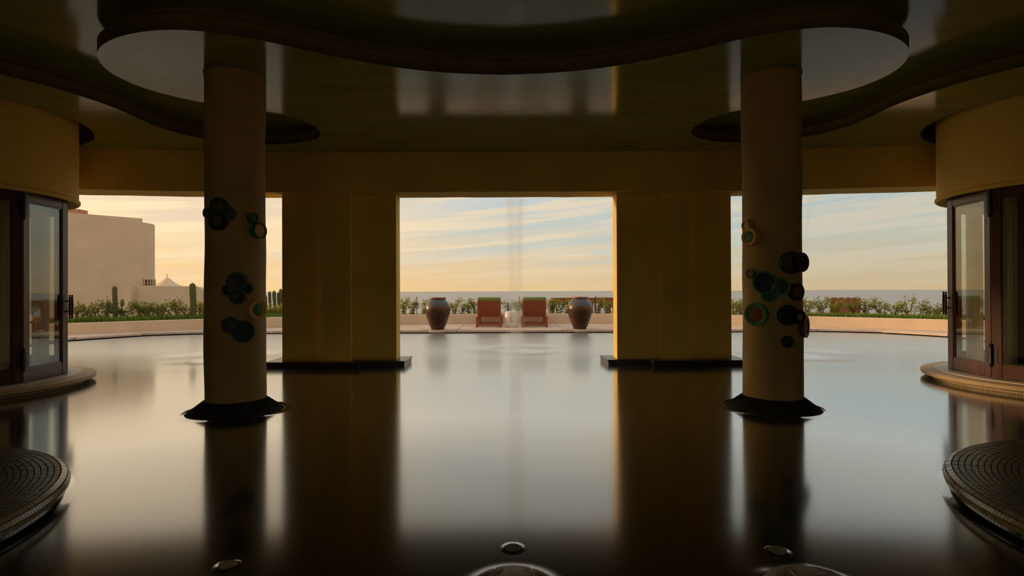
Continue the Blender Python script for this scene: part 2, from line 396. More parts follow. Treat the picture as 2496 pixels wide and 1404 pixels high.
def slab(name, outer, holes, z0, z1, m_bot, m_side, parent):
    bm = bmesh.new(); loops = []
    for poly in [outer] + holes:
        vs = [bm.verts.new((x, y, z0)) for x, y in poly]; loops.append(vs)
        for i in range(len(vs)): bm.edges.new((vs[i], vs[(i + 1) % len(vs)]))
    bmesh.ops.triangle_fill(bm, use_beauty=True, use_dissolve=False, edges=list(bm.edges), normal=(0, 0, -1))
    for f in bm.faces: f.material_index = 0
    for vs in loops:
        up = [bm.verts.new((v.co.x, v.co.y, z1)) for v in vs]
        for i in range(len(vs)):
            f = bm.faces.new((vs[i], vs[(i + 1) % len(vs)], up[(i + 1) % len(vs)], up[i])); f.material_index = 1; f.smooth = True
    me = bpy.data.meshes.new(name); bm.to_mesh(me); bm.free()
    me.materials.append(m_bot); me.materials.append(m_side)
    return link(bpy.data.objects.new(name, me), parent)
ceil = struct(MB().box(-8.8, 8.8, -3.3, 9.15, ZH, ZH + 0.3).build('ceiling', CEIL), 'high glossy olive plaster ceiling')
slab('ceiling_slab', outline, [circle(d[0], 1.466) for d in DRUMS], ZC, ZT, CEIL, FASCIA, ceil)
slab('ceiling_step', offset(outline, 0.11), [circle(d[0], 1.54) for d in DRUMS], ZT, ZH, FASCIA, FASCIA, ceil)
# ledge closing the step between the two tiers
o1 = outline; o2 = offset(outline, 0.11); n_ = len(o1)
mesh_obj('ceiling_ledge', [(x, y, ZT) for x, y in o1] + [(x, y, ZT) for x, y in o2], [(i, (i + 1) % n_, n_ + (i + 1) % n_, n_ + i) for i in range(n_)], FASCIA, ceil)

# ---- enclosing walls
struct(MB().box(-8.8, -8.45, -3.3, 8.3, -0.3, ZH).build('wall_left', OCHRE))
struct(MB().box(8.45, 8.8, -3.3, 8.3, -0.3, ZH).build('wall_right', OCHRE))
bw = MB()  # back wall behind the camera; its opening is added to let in fill light
bw.box(-8.8, -2.4, -3.6, -3.3, -0.3, ZH + 0.3); bw.box(2.4, 8.8, -3.6, -3.3, -0.3, ZH + 0.3)
bw.box(-2.4, 2.4, -3.6, -3.3, 2.75, ZH + 0.3); bw.box(-2.4, 2.4, -3.6, -3.3, -0.3, 0.18)
struct(bw.build('wall_back', OCHRE), 'unseen ochre back wall with a wide opening added for fill light')
struct(MB().box(-20, 20, -30, -3.6, -0.1, 0.18).build('floor_added', STONE), 'unseen stone floor added outside the fill light opening')  # made-up ground outside the fill opening, never in view
# ---- the lintel beam over the openings (slightly bowed towards the hall at both ends)
def beamy(x):
    a = abs(x - XS); return 8.50 - max(0, a - 3.2) * 0.085 - max(0, a - 4.6) * 0.05
xsb = [-8.45 + 16.9 * k / 60 for k in range(61)]
mb = MB(); vs_ = []; fs_ = []
for x in xsb:
    y = beamy(x); wob = 0.002 * math.sin(x * 5.1) + 0.0015 * math.sin(x * 12.7)
    vs_ += [(x, y, 2.64 + wob), (x, y, ZC + 0.04), (x, y + 0.55, ZC + 0.04), (x, y + 0.55, 2.645 + wob)]
for k in range(60):
    a, b = 4 * k, 4 * k + 4
    fs_ += [(a, b, b + 1, a + 1), (a + 3, a + 2, b + 2, b + 3), (a, a + 3, b + 3, b), (a + 1, b + 1, b + 2, a + 2)]
fs_ += [(0, 1, 2, 3), (240, 243, 242, 241)]
struct(mesh_obj('wall_front', vs_, fs_, OCHRE), 'ochre plaster lintel wall above the openings to the sea')
# roof slab beyond the lintel so daylight does not fall in behind it
struct(MB().box(-8.8, 8.8, 8.3, 9.15, ZC + 0.02, ZH + 0.3).build('trim_1', FASCIA))

# ---- pool floor and water
def r_edge(th):
    th = abs(th); x0, y0 = PCX, PCY - CY
    if th < math.atan2(x0, y0 + PCR): return (y0 + PCR) / math.cos(th)
    if th > math.atan2(x0 + PCR, y0): return (x0 + PCR) / math.sin(th)
    b = x0 * math.sin(th) + y0 * math.cos(th)
    return b + math.sqrt(max(0.0, b * b - (x0 * x0 + y0 * y0 - PCR * PCR)))
CY = 0.76
PCX, PCY, PCR = 7.95, 12.90, 2.50            # corner centre and radius of the pool edge
def pol(r, th, z=0.0): return (r * math.sin(th), CY + r * math.cos(th), z)
struct(MB().box(-13, 13, -3.3, 18.4, -0.8, -0.55).build('floor', GROUT), 'dark pool floor')
FTN = [(0.08, 11.2), (-5.15, 10.1), (5.15, 10.2)]
def wz(x, y):
    z = 0.0
    for i, (fx, fy) in enumerate(FTN):
        d = math.hypot(x - fx, (y - fy))
        if d < 2.6:
            e = math.exp(-(d / 0.95) ** 2)
            z += 0.026 * e * math.cos(d * 4.6) + 0.012 * math.exp(-((d - 0.75) / 0.3) ** 2) * math.cos(3 * math.atan2(y - fy, x - fx) + i)
    return z
xs_ = [-12.6 + 25.2 * k / 300 for k in range(301)]; ys_ = [-3.3 + 21.0 * k / 250 for k in range(251)]
wv = [(x, y, wz(x, y)) for y in ys_ for x in xs_]
def inpool(x, y):
    if y < 8.2: return abs(x) < 8.43
    return math.hypot(x, y - CY) < r_edge(math.atan2(x, y - CY)) + 0.16
wf = [(j * 301 + i, j * 301 + i + 1, (j + 1) * 301 + i + 1, (j + 1) * 301 + i) for j in range(250) for i in range(300) if inpool(xs_[i] + .04, ys_[j] + .04)]
water = stuff(mesh_obj('pool_water', wv, wf, WATER, smooth=True), 'smooth dark reflecting pool water', 'water')
def meniscus(ring, w=0.06, h=0.012):
    n = len(ring); steps = 6; vs = []; fs = []
    cx = sum(p[0] for p in ring) / n; cy = sum(p[1] for p in ring) / n
    for s in range(steps + 1):
        t = s / steps
        for x, y in ring:
            d = Vector((x - cx, y - cy)).normalized()
            vs.append((x + d.x * w * t, y + d.y * w * t, 0.0005 + h * (1 - t) ** 2))
    for s in range(steps):
        for k in range(n): fs.append((s * n + k, (s + 1) * n + k, (s + 1) * n + (k + 1) % n, s * n + (k + 1) % n))
    return mesh_obj('water_swell', vs, fs, WATER, water, True)

# ---- sea, garden ground
sea = stuff(mesh_obj('sea', [(-9000, 45, -12), (9000, 45, -12), (9000, 15000, -12), (-9000, 15000, -12)], [(0, 1, 2, 3)], SEA), 'calm grey sea out to the horizon', 'sea')
prof = [(17.72, 0.32), (20.4, 0.32), (24, -0.35), (60, -12.5)]
gv = []; gf = []; NT = 60
for i, (r, z) in enumerate(prof):
    for k in range(NT + 1): gv.append(pol(r, R(-62 + 124 * k / NT), z))
for i in range(len(prof) - 1):
    for k in range(NT): gf.append((i * (NT + 1) + k, (i + 1) * (NT + 1) + k, (i + 1) * (NT + 1) + k + 1, i * (NT + 1) + k + 1))
struct(mesh_obj('ground', gv, gf, SOIL, smooth=True), 'garden soil beyond the low wall')

# ---- deck of big paving slabs, its pool wall, the low garden wall
deck_v = []; deck_f = []; NT = 96
for k in range(NT + 1):
    th = R(-52 + 104 * k / NT)
    deck_v += [pol(r_edge(th) + 0.10, th, 0.03), pol(17.6, th, 0.03), pol(r_edge(th) + 0.10, th, -0.6)]
for k in range(NT):
    a, b = 3 * k, 3 * k + 3
    deck_f += [(a, a + 1, b + 1, b), (a, b, b + 2, a + 2)]
deck = struct(mesh_obj('floor_deck', deck_v, deck_f, GROUT), 'pool deck')
slabs = []
for xa, xb in ((-8.27, -4.42), (-4.42, -1.5), (-1.5, 1.37), (1.37, 4.3), (4.3, 8.27)):
    slabs.append([((x, PCY + PCR), (x, CY + math.sqrt(17.56 ** 2 - x * x))) for x in [xa + .006 + (xb - xa - .012) * k / 8 for k in range(9)]])
for sx_ in (-1, 1):
    for q, (f0, f1) in enumerate(((82.5, 47.5), (47.5, 13.0), (13.0, -24.0), (-24.0, -60.0))):
        f0, f1 = R(f0) - 0.003, R(f1) + 0.003; jog = (0.03, -0.05, 0.03, -0.04)[q]; pts = []
        pa = Vector((PCX + (PCR + jog) * math.cos(f0), PCY + (PCR + jog) * math.sin(f0))); pb = Vector((PCX + (PCR + jog) * math.cos(f1), PCY + (PCR + jog) * math.sin(f1)))
        for k in range(9):
            ph = f0 + (f1 - f0) * k / 8; d = Vector((math.cos(ph), math.sin(ph))); c0 = Vector((PCX, PCY - CY))
            b = d.dot(c0); t = -b + math.sqrt(b * b - (c0.dot(c0) - 17.56 ** 2))
            ip = pa.lerp(pb, k / 8).lerp(Vector((PCX + (PCR + jog) * math.cos(ph), PCY + (PCR + jog) * math.sin(ph))), 0.35)
            pts.append(((sx_ * ip.x, ip.y), (sx_ * (PCX + d.x * t), PCY + d.y * t)))
        slabs.append(pts)
for i, pts in enumerate(slabs):
    v = []; n = len(pts) - 1; top = 0.085 + (0.004 if i % 2 else 0)
    for (ix, iy), (ax, ay) in pts:
        d = Vector((ax - ix, ay - iy)).normalized() * 0.014
        v += [(ix, iy, 0.028), (ix, iy, top - 0.012), (ix + d.x, iy + d.y, top), (ax, ay, top), (ax, ay, 0.02)]
    f = []
    for k in range(n):
        a, b = 5 * k, 5 * k + 5
        f += [(a + j, b + j, b + j + 1, a + j + 1) for j in range(4)] + [(a, a + 4, b + 4, b)]
    f += [(0, 1, 2, 3, 4), (5 * n, 5 * n + 4, 5 * n + 3, 5 * n + 2, 5 * n + 1)]
    mesh_obj('paving_slab', v, f, STONE, deck)
# waterline mosaic band of the pool edge
tv = MB(); 
for row in range(2):
    for k in range(900):
        th = R(-30 + 60 * k / 900); th2 = R(-30 + 60 * (k + 0.86) / 900)
        r = r_edge(th) + 0.085; z0 = -0.028 + row * 0.029
        p = [pol(r, th, z0), pol(r_edge(th2) + 0.085, th2, z0), pol(r_edge(th2) + 0.085, th2, z0 + 0.025), pol(r, th, z0 + 0.025)]
        tv.add(p, [(0, 1, 2, 3)])
stuff(tv.build('mosaic_band', mat('waterline_tiles', (0.30, 0.22, 0.18), 0.3, 0.1, 8, rnd_island=0.5), deck))
# round feet of the pool edge that carry the urns
UR = [(-2.055, 15.63), (1.875, 15.66)]
for ux, uy in UR:
    MB().lathe([(0.25, -0.3), (0.27, 0.03), (0.33, 0.03), (0.33, 0.075), (0.32, 0.088)], 40, Matrix.Translation((ux, uy, 0))).build('urn_pedestal', STONE, deck, auto=30)
NT = 96; pv = []; pf = []
sec = [(17.55, 0.03), (17.55, 0.385), (17.56, 0.40), (17.79, 0.40), (17.80, 0.385), (17.80, 0.0)]
for k in range(NT + 1):
    th = R(-52 + 104 * k / NT)
    dz_ = -0.03 * min(1, abs(th) / R(38)) ** 2
    for r, z in sec: pv.append(pol(r, th, z + (dz_ if z > 0.1 else 0)))
for k in range(NT):
    for j in range(5): pf.append((k * 6 + j, (k + 1) * 6 + j, (k + 1) * 6 + j + 1, k * 6 + j + 1))
struct(mesh_obj('wall_garden', pv, pf, PARAPET), 'low cream garden wall edging the deck')

# ================================================================ COLUMNS
COLTXT = ['on villa-side column', 'on screen-side column']
CR = 0.27
def tile_rows_cone(mbt, r0, z0, r1, z1, rows, size, gap=0.004, th=0.006):
    """mosaic laid in rings on a cone from (r0,z0) to (r1,z1)"""
    sl = math.hypot(r1 - r0, z1 - z0); nx, nz = -(z1 - z0) / sl * -1, (r1 - r0) / sl
    nx, nz = (z0 - z1) / sl, (r1 - r0) / sl
    for i in range(rows):
        ta, tb = i / rows, (i + 1) / rows - gap / sl
        ra, za = r0 + (r1 - r0) * ta, z0 + (z1 - z0) * ta; rb, zb = r0 + (r1 - r0) * tb, z0 + (z1 - z0) * tb
        n = max(6, int(2 * math.pi * ((ra + rb) / 2) / size)); off = rnd.random()
        for k in range(n):
            a0 = 2 * math.pi * (k + off) / n; a1 = a0 + 2 * math.pi / n * (1 - gap / size)
            h = th * (0.8 + 0.4 * rnd.random()); q = []
            for (r, z) in ((ra, za), (rb, zb)):
                for a in (a0, a1): q.append((r, z, a))
            base = [(r * math.cos(a), r * math.sin(a), z) for r, z, a in q]
            top = [((r + nx * h) * math.cos(a), (r + nx * h) * math.sin(a), z + nz * h) for r, z, a in q]
            mbt.add(base + top, [(4, 6, 7, 5), (0, 4, 5, 1), (1, 5, 7, 3), (3, 7, 6, 2), (2, 6, 4, 0)])
    return mbt
for i, (cx, cy) in enumerate(CO):
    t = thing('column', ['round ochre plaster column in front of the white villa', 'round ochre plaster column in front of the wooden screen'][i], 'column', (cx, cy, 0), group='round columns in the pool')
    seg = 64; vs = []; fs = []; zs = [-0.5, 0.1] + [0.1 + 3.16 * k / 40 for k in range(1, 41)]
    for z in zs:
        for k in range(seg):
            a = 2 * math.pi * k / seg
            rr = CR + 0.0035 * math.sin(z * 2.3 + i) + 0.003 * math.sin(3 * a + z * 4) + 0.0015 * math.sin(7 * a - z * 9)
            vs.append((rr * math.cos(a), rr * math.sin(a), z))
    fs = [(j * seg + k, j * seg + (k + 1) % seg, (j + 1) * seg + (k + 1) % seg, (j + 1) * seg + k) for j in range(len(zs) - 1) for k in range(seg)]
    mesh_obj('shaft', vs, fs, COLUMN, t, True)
    MB().lathe([(CR + 0.006, ZC - 0.012), (CR + 0.012, ZC + 0.01)], 64, None, False, False).build('top_bead', FASCIA, t, True)
    skirt = MB().lathe([(0.52, -0.06), (0.438, -0.001), (CR - 0.01, 0.125)], 64, None, True, False).build('skirt', GROUT, t, True)
    stuff(tile_rows_cone(MB(), 0.47, -0.026, CR + 0.004, 0.122, 9, 0.028).build('skirt_tiles', DARKMOSAIC, skirt))
    meniscus([(cx + 0.452 * math.cos(2 * math.pi * k / 64), cy + 0.452 * math.sin(2 * math.pi * k / 64)) for k in range(64)], 0.06, 0.006)

# ---- ceramic dishes on the columns
DM = {'green': (0.03, 0.20, 0.055), 'darkgreen': (0.018, 0.05, 0.03), 'ochre': (0.62, 0.33, 0.05), 'olive': (0.09, 0.085, 0.02), 'navy': (0.014, 0.018, 0.04),
      'black': (0.012, 0.012, 0.014), 'rust': (0.19, 0.055, 0.02), 'teal': (0.02, 0.085, 0.075), 'mauve': (0.17, 0.11, 0.11), 'beige': (0.30, 0.20, 0.10), 'brown': (0.045, 0.022, 0.022), 'pale': (0.16, 0.18, 0.14)}
def dm(c): return mat('glaze_' + c, DM[c], 0.5, 0.15, 12, 0.03, spec=0.4)
# column, bearing on the shaft (deg from the direction facing the camera, + to the right), height z, radius, lift off the shaft, rim colour, centre colour, inner fraction, label
F = 1380.0
def place(ci, px, py, lift):
    """bearing and height for a point seen at px,py lying on the shaft (radius + lift)"""
    cx, cy = CO[ci]; rr = CR + lift; s = (px - 1248) / F
    d = Vector((s, 1.0)); c = Vector((cx, cy)); b = d.dot(c); a = d.dot(d); disc = b * b - a * (c.dot(c) - rr * rr)
    t = (b - math.sqrt(disc)) / a if disc > 0 else b / a
    p = d * t; ang = math.atan2(p.y - cy, p.x - cx)
    hy = 709.5 - 0.0038 * (px - 1248)
    return ang, 1.15 + (hy - py) * t / F, t
DISH = [
 (0, 532, 502, 21, .030, 'darkgreen', 'olive', .62, 'upper olive-centred dish with dark green rim in a trio'),
 (0, 529, 540, 22, .046, 'black', 'olive', .66, 'lower olive-centred dish with black rim in a trio'),
 (0, 555, 521, 18, .018, 'teal', 'darkgreen', .68, 'small dark teal dish tucked beside two olive-centred dishes'),
 (0, 503, 519, 12, .020, 'olive', 'olive', .6, 'small olive dish seen edge-on at the shaft side'),
 (0, 617, 532, 14, .022, 'olive', 'green', .70, 'small green-centred dish with olive rim above an ochre dish'),
 (0, 634, 563, 20, .040, 'green', 'ochre', .80, 'ochre dish with thin green rim'),
 (0, 577, 688, 24, .040, 'darkgreen', 'black', .78, 'large dark dish topping a cluster of four'),
 (0, 555, 708, 14, .028, 'darkgreen', 'navy', .70, 'small navy dish with dark green rim in a cluster of four'),
 (0, 602, 704, 14, .028, 'green', 'black', .74, 'small black dish with green rim in a cluster of four'),
 (0, 578, 724, 19, .018, 'darkgreen', 'black', .72, 'black dish at the bottom of a cluster of four'),
 (0, 627, 756, 25, .034, 'ochre', 'green', .60, 'large ochre dish with a speckled green centre'),
 (0, 560, 793, 20, .040, 'black', 'navy', .72, 'navy dish with thin pale ring over a dark green dish'),
 (0, 592, 809, 27, .022, 'teal', 'darkgreen', .86, 'large plain dark green dish lowest on the shaft'),
 (1, 1819, 550, 14, .020, 'ochre', 'ochre', .70, 'small plain ochre dish above a green-centred dish'),
 (1, 1827, 578, 22, .036, 'ochre', 'green', .64, 'ochre dish with a bright green centre'),
 (1, 1930, 641, 28, .026, 'darkgreen', 'olive', .76, 'large dark olive dish overlapped by a brown dish'),
 (1, 1955, 640, 24, .056, 'brown', 'brown', .72, 'dark brown dish jutting past the shaft edge'),
 (1, 1829, 668, 12, .016, 'mauve', 'mauve', .7, 'very small mauve dish standing alone'),
 (1, 1864, 689, 28, .038, 'green', 'navy', .84, 'large navy dish with green rim in a trio'),
 (1, 1904, 699, 22, .030, 'green', 'darkgreen', .72, 'dark green dish with bright green rim in a trio'),
 (1, 1876, 718, 20, .018, 'green', 'teal', .74, 'lowest teal dish in a cluster of three'),
 (1, 1943, 712, 22, .024, 'darkgreen', 'rust', .70, 'rust dish with dark green rim near the shaft edge'),
 (1, 1842, 767, 29, .030, 'green', 'rust', .66, 'large rust dish with a broad green rim'),
 (1, 1922, 769, 26, .022, 'darkgreen', 'black', .74, 'large black dish overlapped by a small beige-centred dish'),
 (1, 1949, 773, 18, .048, 'black', 'beige', .55, 'small black ring dish with beige centre'),
 (1, 1964, 797, 27, .030, 'rust', 'brown', .62, 'rust dish seen edge-on at the shaft side'),
 (1, 1919, 834, 15, .020, 'brown', 'navy', .70, 'small navy dish lowest on the shaft'),
]
for ci, px, py, rp, lift, rim, cen, fr, lab in DISH:
    ang, z, t = place(ci, px, py, lift); rad = rp * t / F
    d = thing('ceramic_dish', lab + ', ' + COLTXT[ci], 'dish', group='ceramic dishes on the columns')
    cx, cy = CO[ci]; nrm = Vector((math.cos(ang), math.sin(ang), 0)); up = Vector((0, 0, 1)); sx = up.cross(nrm)
    Mx = Matrix((sx, up, nrm)).transposed().to_4x4(); Mx.translation = Vector((cx, cy, z)) + nrm * (CR - 0.008)
    d.matrix_world = Mx
    h = lift + 0.012; w = (1 - fr) * rad
    MB().lathe([(rad * .93, -0.02), (rad * .97, h * .55), (rad, h), (rad * .985, h + .006), (rad - w * .45, h + .007), (rad - w, h + .002), (rad - w * 1.15, h - .008), (0.0005, h - .009)], 40, None, True, True).build('rim', dm(rim), d, auto=40)
    MB().lathe([(rad - w * 1.12, h - .009), (rad - w * 1.16, h - .003), (rad * fr * .5, h + .001), (0.0005, h + .003)], 36, None, False, True).build('centre', dm(cen), d, auto=40)
    if lab.startswith('navy dish with thin pale') or lab.startswith('large dark dish'):
        MB().lathe([(rad - w * 1.0, h + .001), (rad - w * 1.0, h + .005), (rad - w * 1.2, h + .005), (rad - w * 1.2, h + .001)], 40, None, False, False).build('pale_ring', dm('pale'), d)

# ================================================================ PILLARS ON PLINTHS
PL = [([(-3.50, 8.62), (-2.88, 8.66), (-2.88, 8.555), (-2.447, 8.575), (-2.447, 8.755), (-1.79, 8.755), (-1.785, 9.02), (-3.50, 9.02)],
       [(-3.72, 8.50), (-2.95, 8.50), (-2.95, 8.44), (-2.3, 8.44), (-2.3, 8.60), (-1.64, 8.60), (-1.64, 9.22), (-3.72, 9.22)], 'stepped ochre plaster pillar on dark plinth, towards the white villa'),
      ([(1.62, 8.74), (2.258, 8.74), (2.256, 8.645), (2.71, 8.645), (2.715, 8.73), (3.40, 8.78), (3.40, 9.02), (1.615, 9.04)],
       [(1.47, 8.66), (2.12, 8.66), (2.12, 8.50), (2.85, 8.50), (2.85, 8.56), (3.56, 8.56), (3.56, 9.22), (1.44, 9.24)], 'stepped ochre plaster pillar on dark plinth, towards the wooden screen')]
for i, (pp, bb, lab) in enumerate(PL):
    t = thing('pillar', lab, 'pillar', (sum(p[0] for p in pp) / 8, 8.8, 0), group='stepped pillars between the openings')
    ox, oy = t.location.x, 8.8
    MB().prism([(x - ox, y - oy) for x, y in pp], 0.08, 2.66).build('shaft', OCHRE, t)
    MB().prism([(x - ox, y - oy) for x, y in bb], -0.5, 0.07).build('plinth', PLINTH, t)
    cap = MB().prism([(x - ox + (0.012 if x > ox else -0.012), y - oy + (0.012 if y > 8.9 else -0.012)) for x, y in bb], 0.068, 0.09)
    cap.build('plinth_coping', PLINTH, t)

# ================================================================ ROUND ROOMS WITH GLASS DOORS
side_txt = ['towards the white villa', 'towards the wooden screen']
RD = 1.22; NS = 10
for i, ((cx, cy), a_leaf, sgn) in enumerate(DRUMS):
    t = thing('round_room', 'round ochre room with glazed wooden doors, ' + side_txt[i], 'pavilion', (cx, cy, 0), group='round rooms at the pool sides')
    # upper drum with a moulded lower lip
    MB().lathe([(1.18, 2.33), (1.24, 2.30), (1.30, 2.29), (1.318, 2.305), (1.318, 2.335), (1.30, 2.35), (1.30, ZH)], 96, None, False, False).build('drum_wall', OCHRE, t, auto=35)
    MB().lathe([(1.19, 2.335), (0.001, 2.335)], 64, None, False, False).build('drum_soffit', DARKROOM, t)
    # back of the room, away from the hall
    back = 180.0 if sgn < 0 else 0.0
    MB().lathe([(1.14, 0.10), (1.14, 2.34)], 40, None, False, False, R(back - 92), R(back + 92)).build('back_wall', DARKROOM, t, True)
    # steps
    st = MB().lathe([(1.40, -0.5), (1.40, 0.045), (1.47, 0.045), (1.485, 0.055), (1.485, 0.095), (1.47, 0.105), (1.30, 0.107)], 120, None, False, False).build('step', SANDSTONE, t, auto=35)
    MB().lathe([(1.33, 0.106), (1.33, 0.116), (0.001, 0.116)], 96, None, False, False).build('sill', INSTEP, t, auto=35)
    tm = MB(); tile_rows_cone(tm, 1.403, -0.03, 1.402, 0.045, 3, 0.026)
    stuff(tm.build('riser_tiles', RISER, st))
    meniscus([(cx + 1.41 * math.cos(2 * math.pi * k / 96), cy + 1.41 * math.sin(2 * math.pi * k / 96)) for k in range(96)], 0.10, 0.010)
    wdt = 2 * RD * math.sin(math.pi / NS); ap = RD * math.cos(math.pi / NS)
    for k in range(-2, 3):
        an = R(a_leaf + 36 * k)
        # local frame: x along the leaf, y outward, z up
        nrm = Vector((math.cos(an), math.sin(an), 0)); tx = Vector((-nrm.y, nrm.x, 0))
        Mx = Matrix((tx, nrm, Vector((0, 0, 1)))).transposed().to_4x4(); Mx.translation = nrm * ap
        h2 = wdt / 2 - 0.004; z0, z1 = 0.125, 2.31
        fm = MB(); st_w = 0.095
        fm.box(-h2, -h2 + st_w, -0.045, 0.0, z0, z1, None, 0.004); fm.box(h2 - st_w, h2, -0.045, 0.0, z0, z1, None, 0.004)
        fm.box(-h2 + st_w, h2 - st_w, -0.042, -0.003, z1 - 0.11, z1, None, 0.004); fm.box(-h2 + st_w, h2 - st_w, -0.042, -0.003, z0, z0 + 0.155, None, 0.004)
        # glazing beads
        for bx in (-h2 + st_w, h2 - st_w - 0.012): fm.box(bx, bx + 0.012, -0.034, -0.010, z0 + 0.155, z1 - 0.11)
        fm.box(-h2 + st_w, h2 - st_w, -0.034, -0.010, z0 + 0.155, z0 + 0.167); fm.box(-h2 + st_w, h2 - st_w, -0.034, -0.010, z1 - 0.122, z1 - 0.11)
        door = fm.build('door', WOOD, t); door.matrix_local = Mx
        MB().box(-h2 + st_w - 0.004, h2 - st_w + 0.004, -0.026, -0.020, z0 + 0.15, z1 - 0.105).build('pane', GLASS, door)
        # the pulls sit at the meeting stiles, hinges at the other edge
        meet = 1 if (k % 2 == 0) == (sgn < 0) else -1
        def bar(y):
            b = MB(); x = meet * (h2 - 0.034)
            pr = [(0.006, 0), (0.013, 0.012), (0.008, 0.028), (0.014, 0.045), (0.012, 0.06), (0.015, 0.15), (0.012, 0.24), (0.014, 0.255), (0.008, 0.272), (0.013, 0.288), (0.006, 0.30)]
            b.lathe([(r, z + 0.82) for r, z in pr], 12, Matrix.Translation((x, y, 0)))
            for zz in (0.91, 1.04): b.tube([(x, -0.02, zz), (x, y * 0.6 - 0.008, zz), (x, y, zz)], [0.014, 0.007, 0.010], 8)
            return b
        if True:
            bar(0.045).build('handle', IRON, door, auto=50); bar(-0.09).build('handle', IRON, door, auto=50)
        for zz, ln in ((0.25, 0.27), (1.98, 0.33)):
            b = MB(); x = -meet * (h2 + 0.002)
            b.lathe([(0.004, zz), (0.012, zz + 0.015), (0.007, zz + 0.03), (0.015, zz + 0.045), (0.015, zz + ln * 0.5 - 0.002), (0.012, zz + ln * 0.5), (0.015, zz + ln * 0.5 + 0.002), (0.015, zz + ln - 0.045), (0.007, zz + ln - 0.03), (0.012, zz + ln - 0.015), (0.004, zz + ln)], 12, Matrix.Translation((x, 0.012, 0)))
            b.box(min(x, x + meet * 0.06), max(x, x + meet * 0.06), -0.002, 0.004, zz + 0.05, zz + ln - 0.05)
            b.build('hinge', IRON, door)
    # sheer curtains hanging inside the doors
    spans = [(a_leaf - 24, a_leaf - 6), (a_leaf + 2, a_leaf + 12), (a_leaf - 62, a_leaf - 38), (a_leaf + 40, a_leaf + 60)]
    if sgn > 0: spans = [(2 * a_leaf - b, 2 * a_leaf - a) for a, b in spans]
    cl_lab = ['wide sheer curtain behind the clear door', 'narrow sheer curtain gathered by the door pull', 'sheer curtain in the bay facing the hall', 'sheer curtain in the bay facing the sea']
    for s, (a0, a1) in enumerate(spans):
        vs = []; n = 60; zz = [0.13, 0.6, 1.2, 1.7, 2.1, 2.32]
        for z in zz:
            for k in range(n + 1):
                u = k / n; q = 1 - 0.25 * max(0, (1.6 - z) / 1.6) * 0.6
                a = R(a0 + (a1 - a0) * (u if s % 2 else 0.5 + (u - 0.5) * (1.15 - 0.15 * q)))
                r = 0.98 + 0.022 * math.sin(u * 34 + z * 0.8 + s) + 0.012 * math.sin(u * 57 + 2)
                vs.append((cx + r * math.cos(a), cy + r * math.sin(a), z))
        fs = [(j * (n + 1) + k, j * (n + 1) + k + 1, (j + 1) * (n + 1) + k + 1, (j + 1) * (n + 1) + k) for j in range(len(zz) - 1) for k in range(n)]
        tag(mesh_obj('curtain', vs, fs, CURTAIN, None, True), cl_lab[s] + ', round room ' + side_txt[i], 'curtain', 'sheer curtains in the round rooms')

# ================================================================ MOSAIC ISLANDS IN THE FOREGROUND
ISL = [((-3.76, 2.46), 'round mosaic island with concentric tile rings, towards the white villa'), ((3.74, 2.53), 'round mosaic island with concentric tile rings, towards the wooden screen')]
IR = 1.45; IZ = 0.105
def quadtile(a0, a1, p0, p1, h):
    """tile between two profile points (r,z) raised along the profile normal"""
    sl = math.hypot(p1[0] - p0[0], p1[1] - p0[1]) or 1; nx, nz = (p1[1] - p0[1]) / sl, -(p1[0] - p0[0]) / sl
    b = [(r, z, a) for (r, z) in (p0, p1) for a in (a0, a1)]
    base = [(r * math.cos(a), r * math.sin(a), z) for r, z, a in b]
    top = [((r + nx * h) * math.cos(a), (r + nx * h) * math.sin(a), z + nz * h) for r, z, a in b]
    return base + top, [(4, 5, 7, 6), (0, 1, 5, 4), (1, 3, 7, 5), (3, 2, 6, 7), (2, 0, 4, 6)]
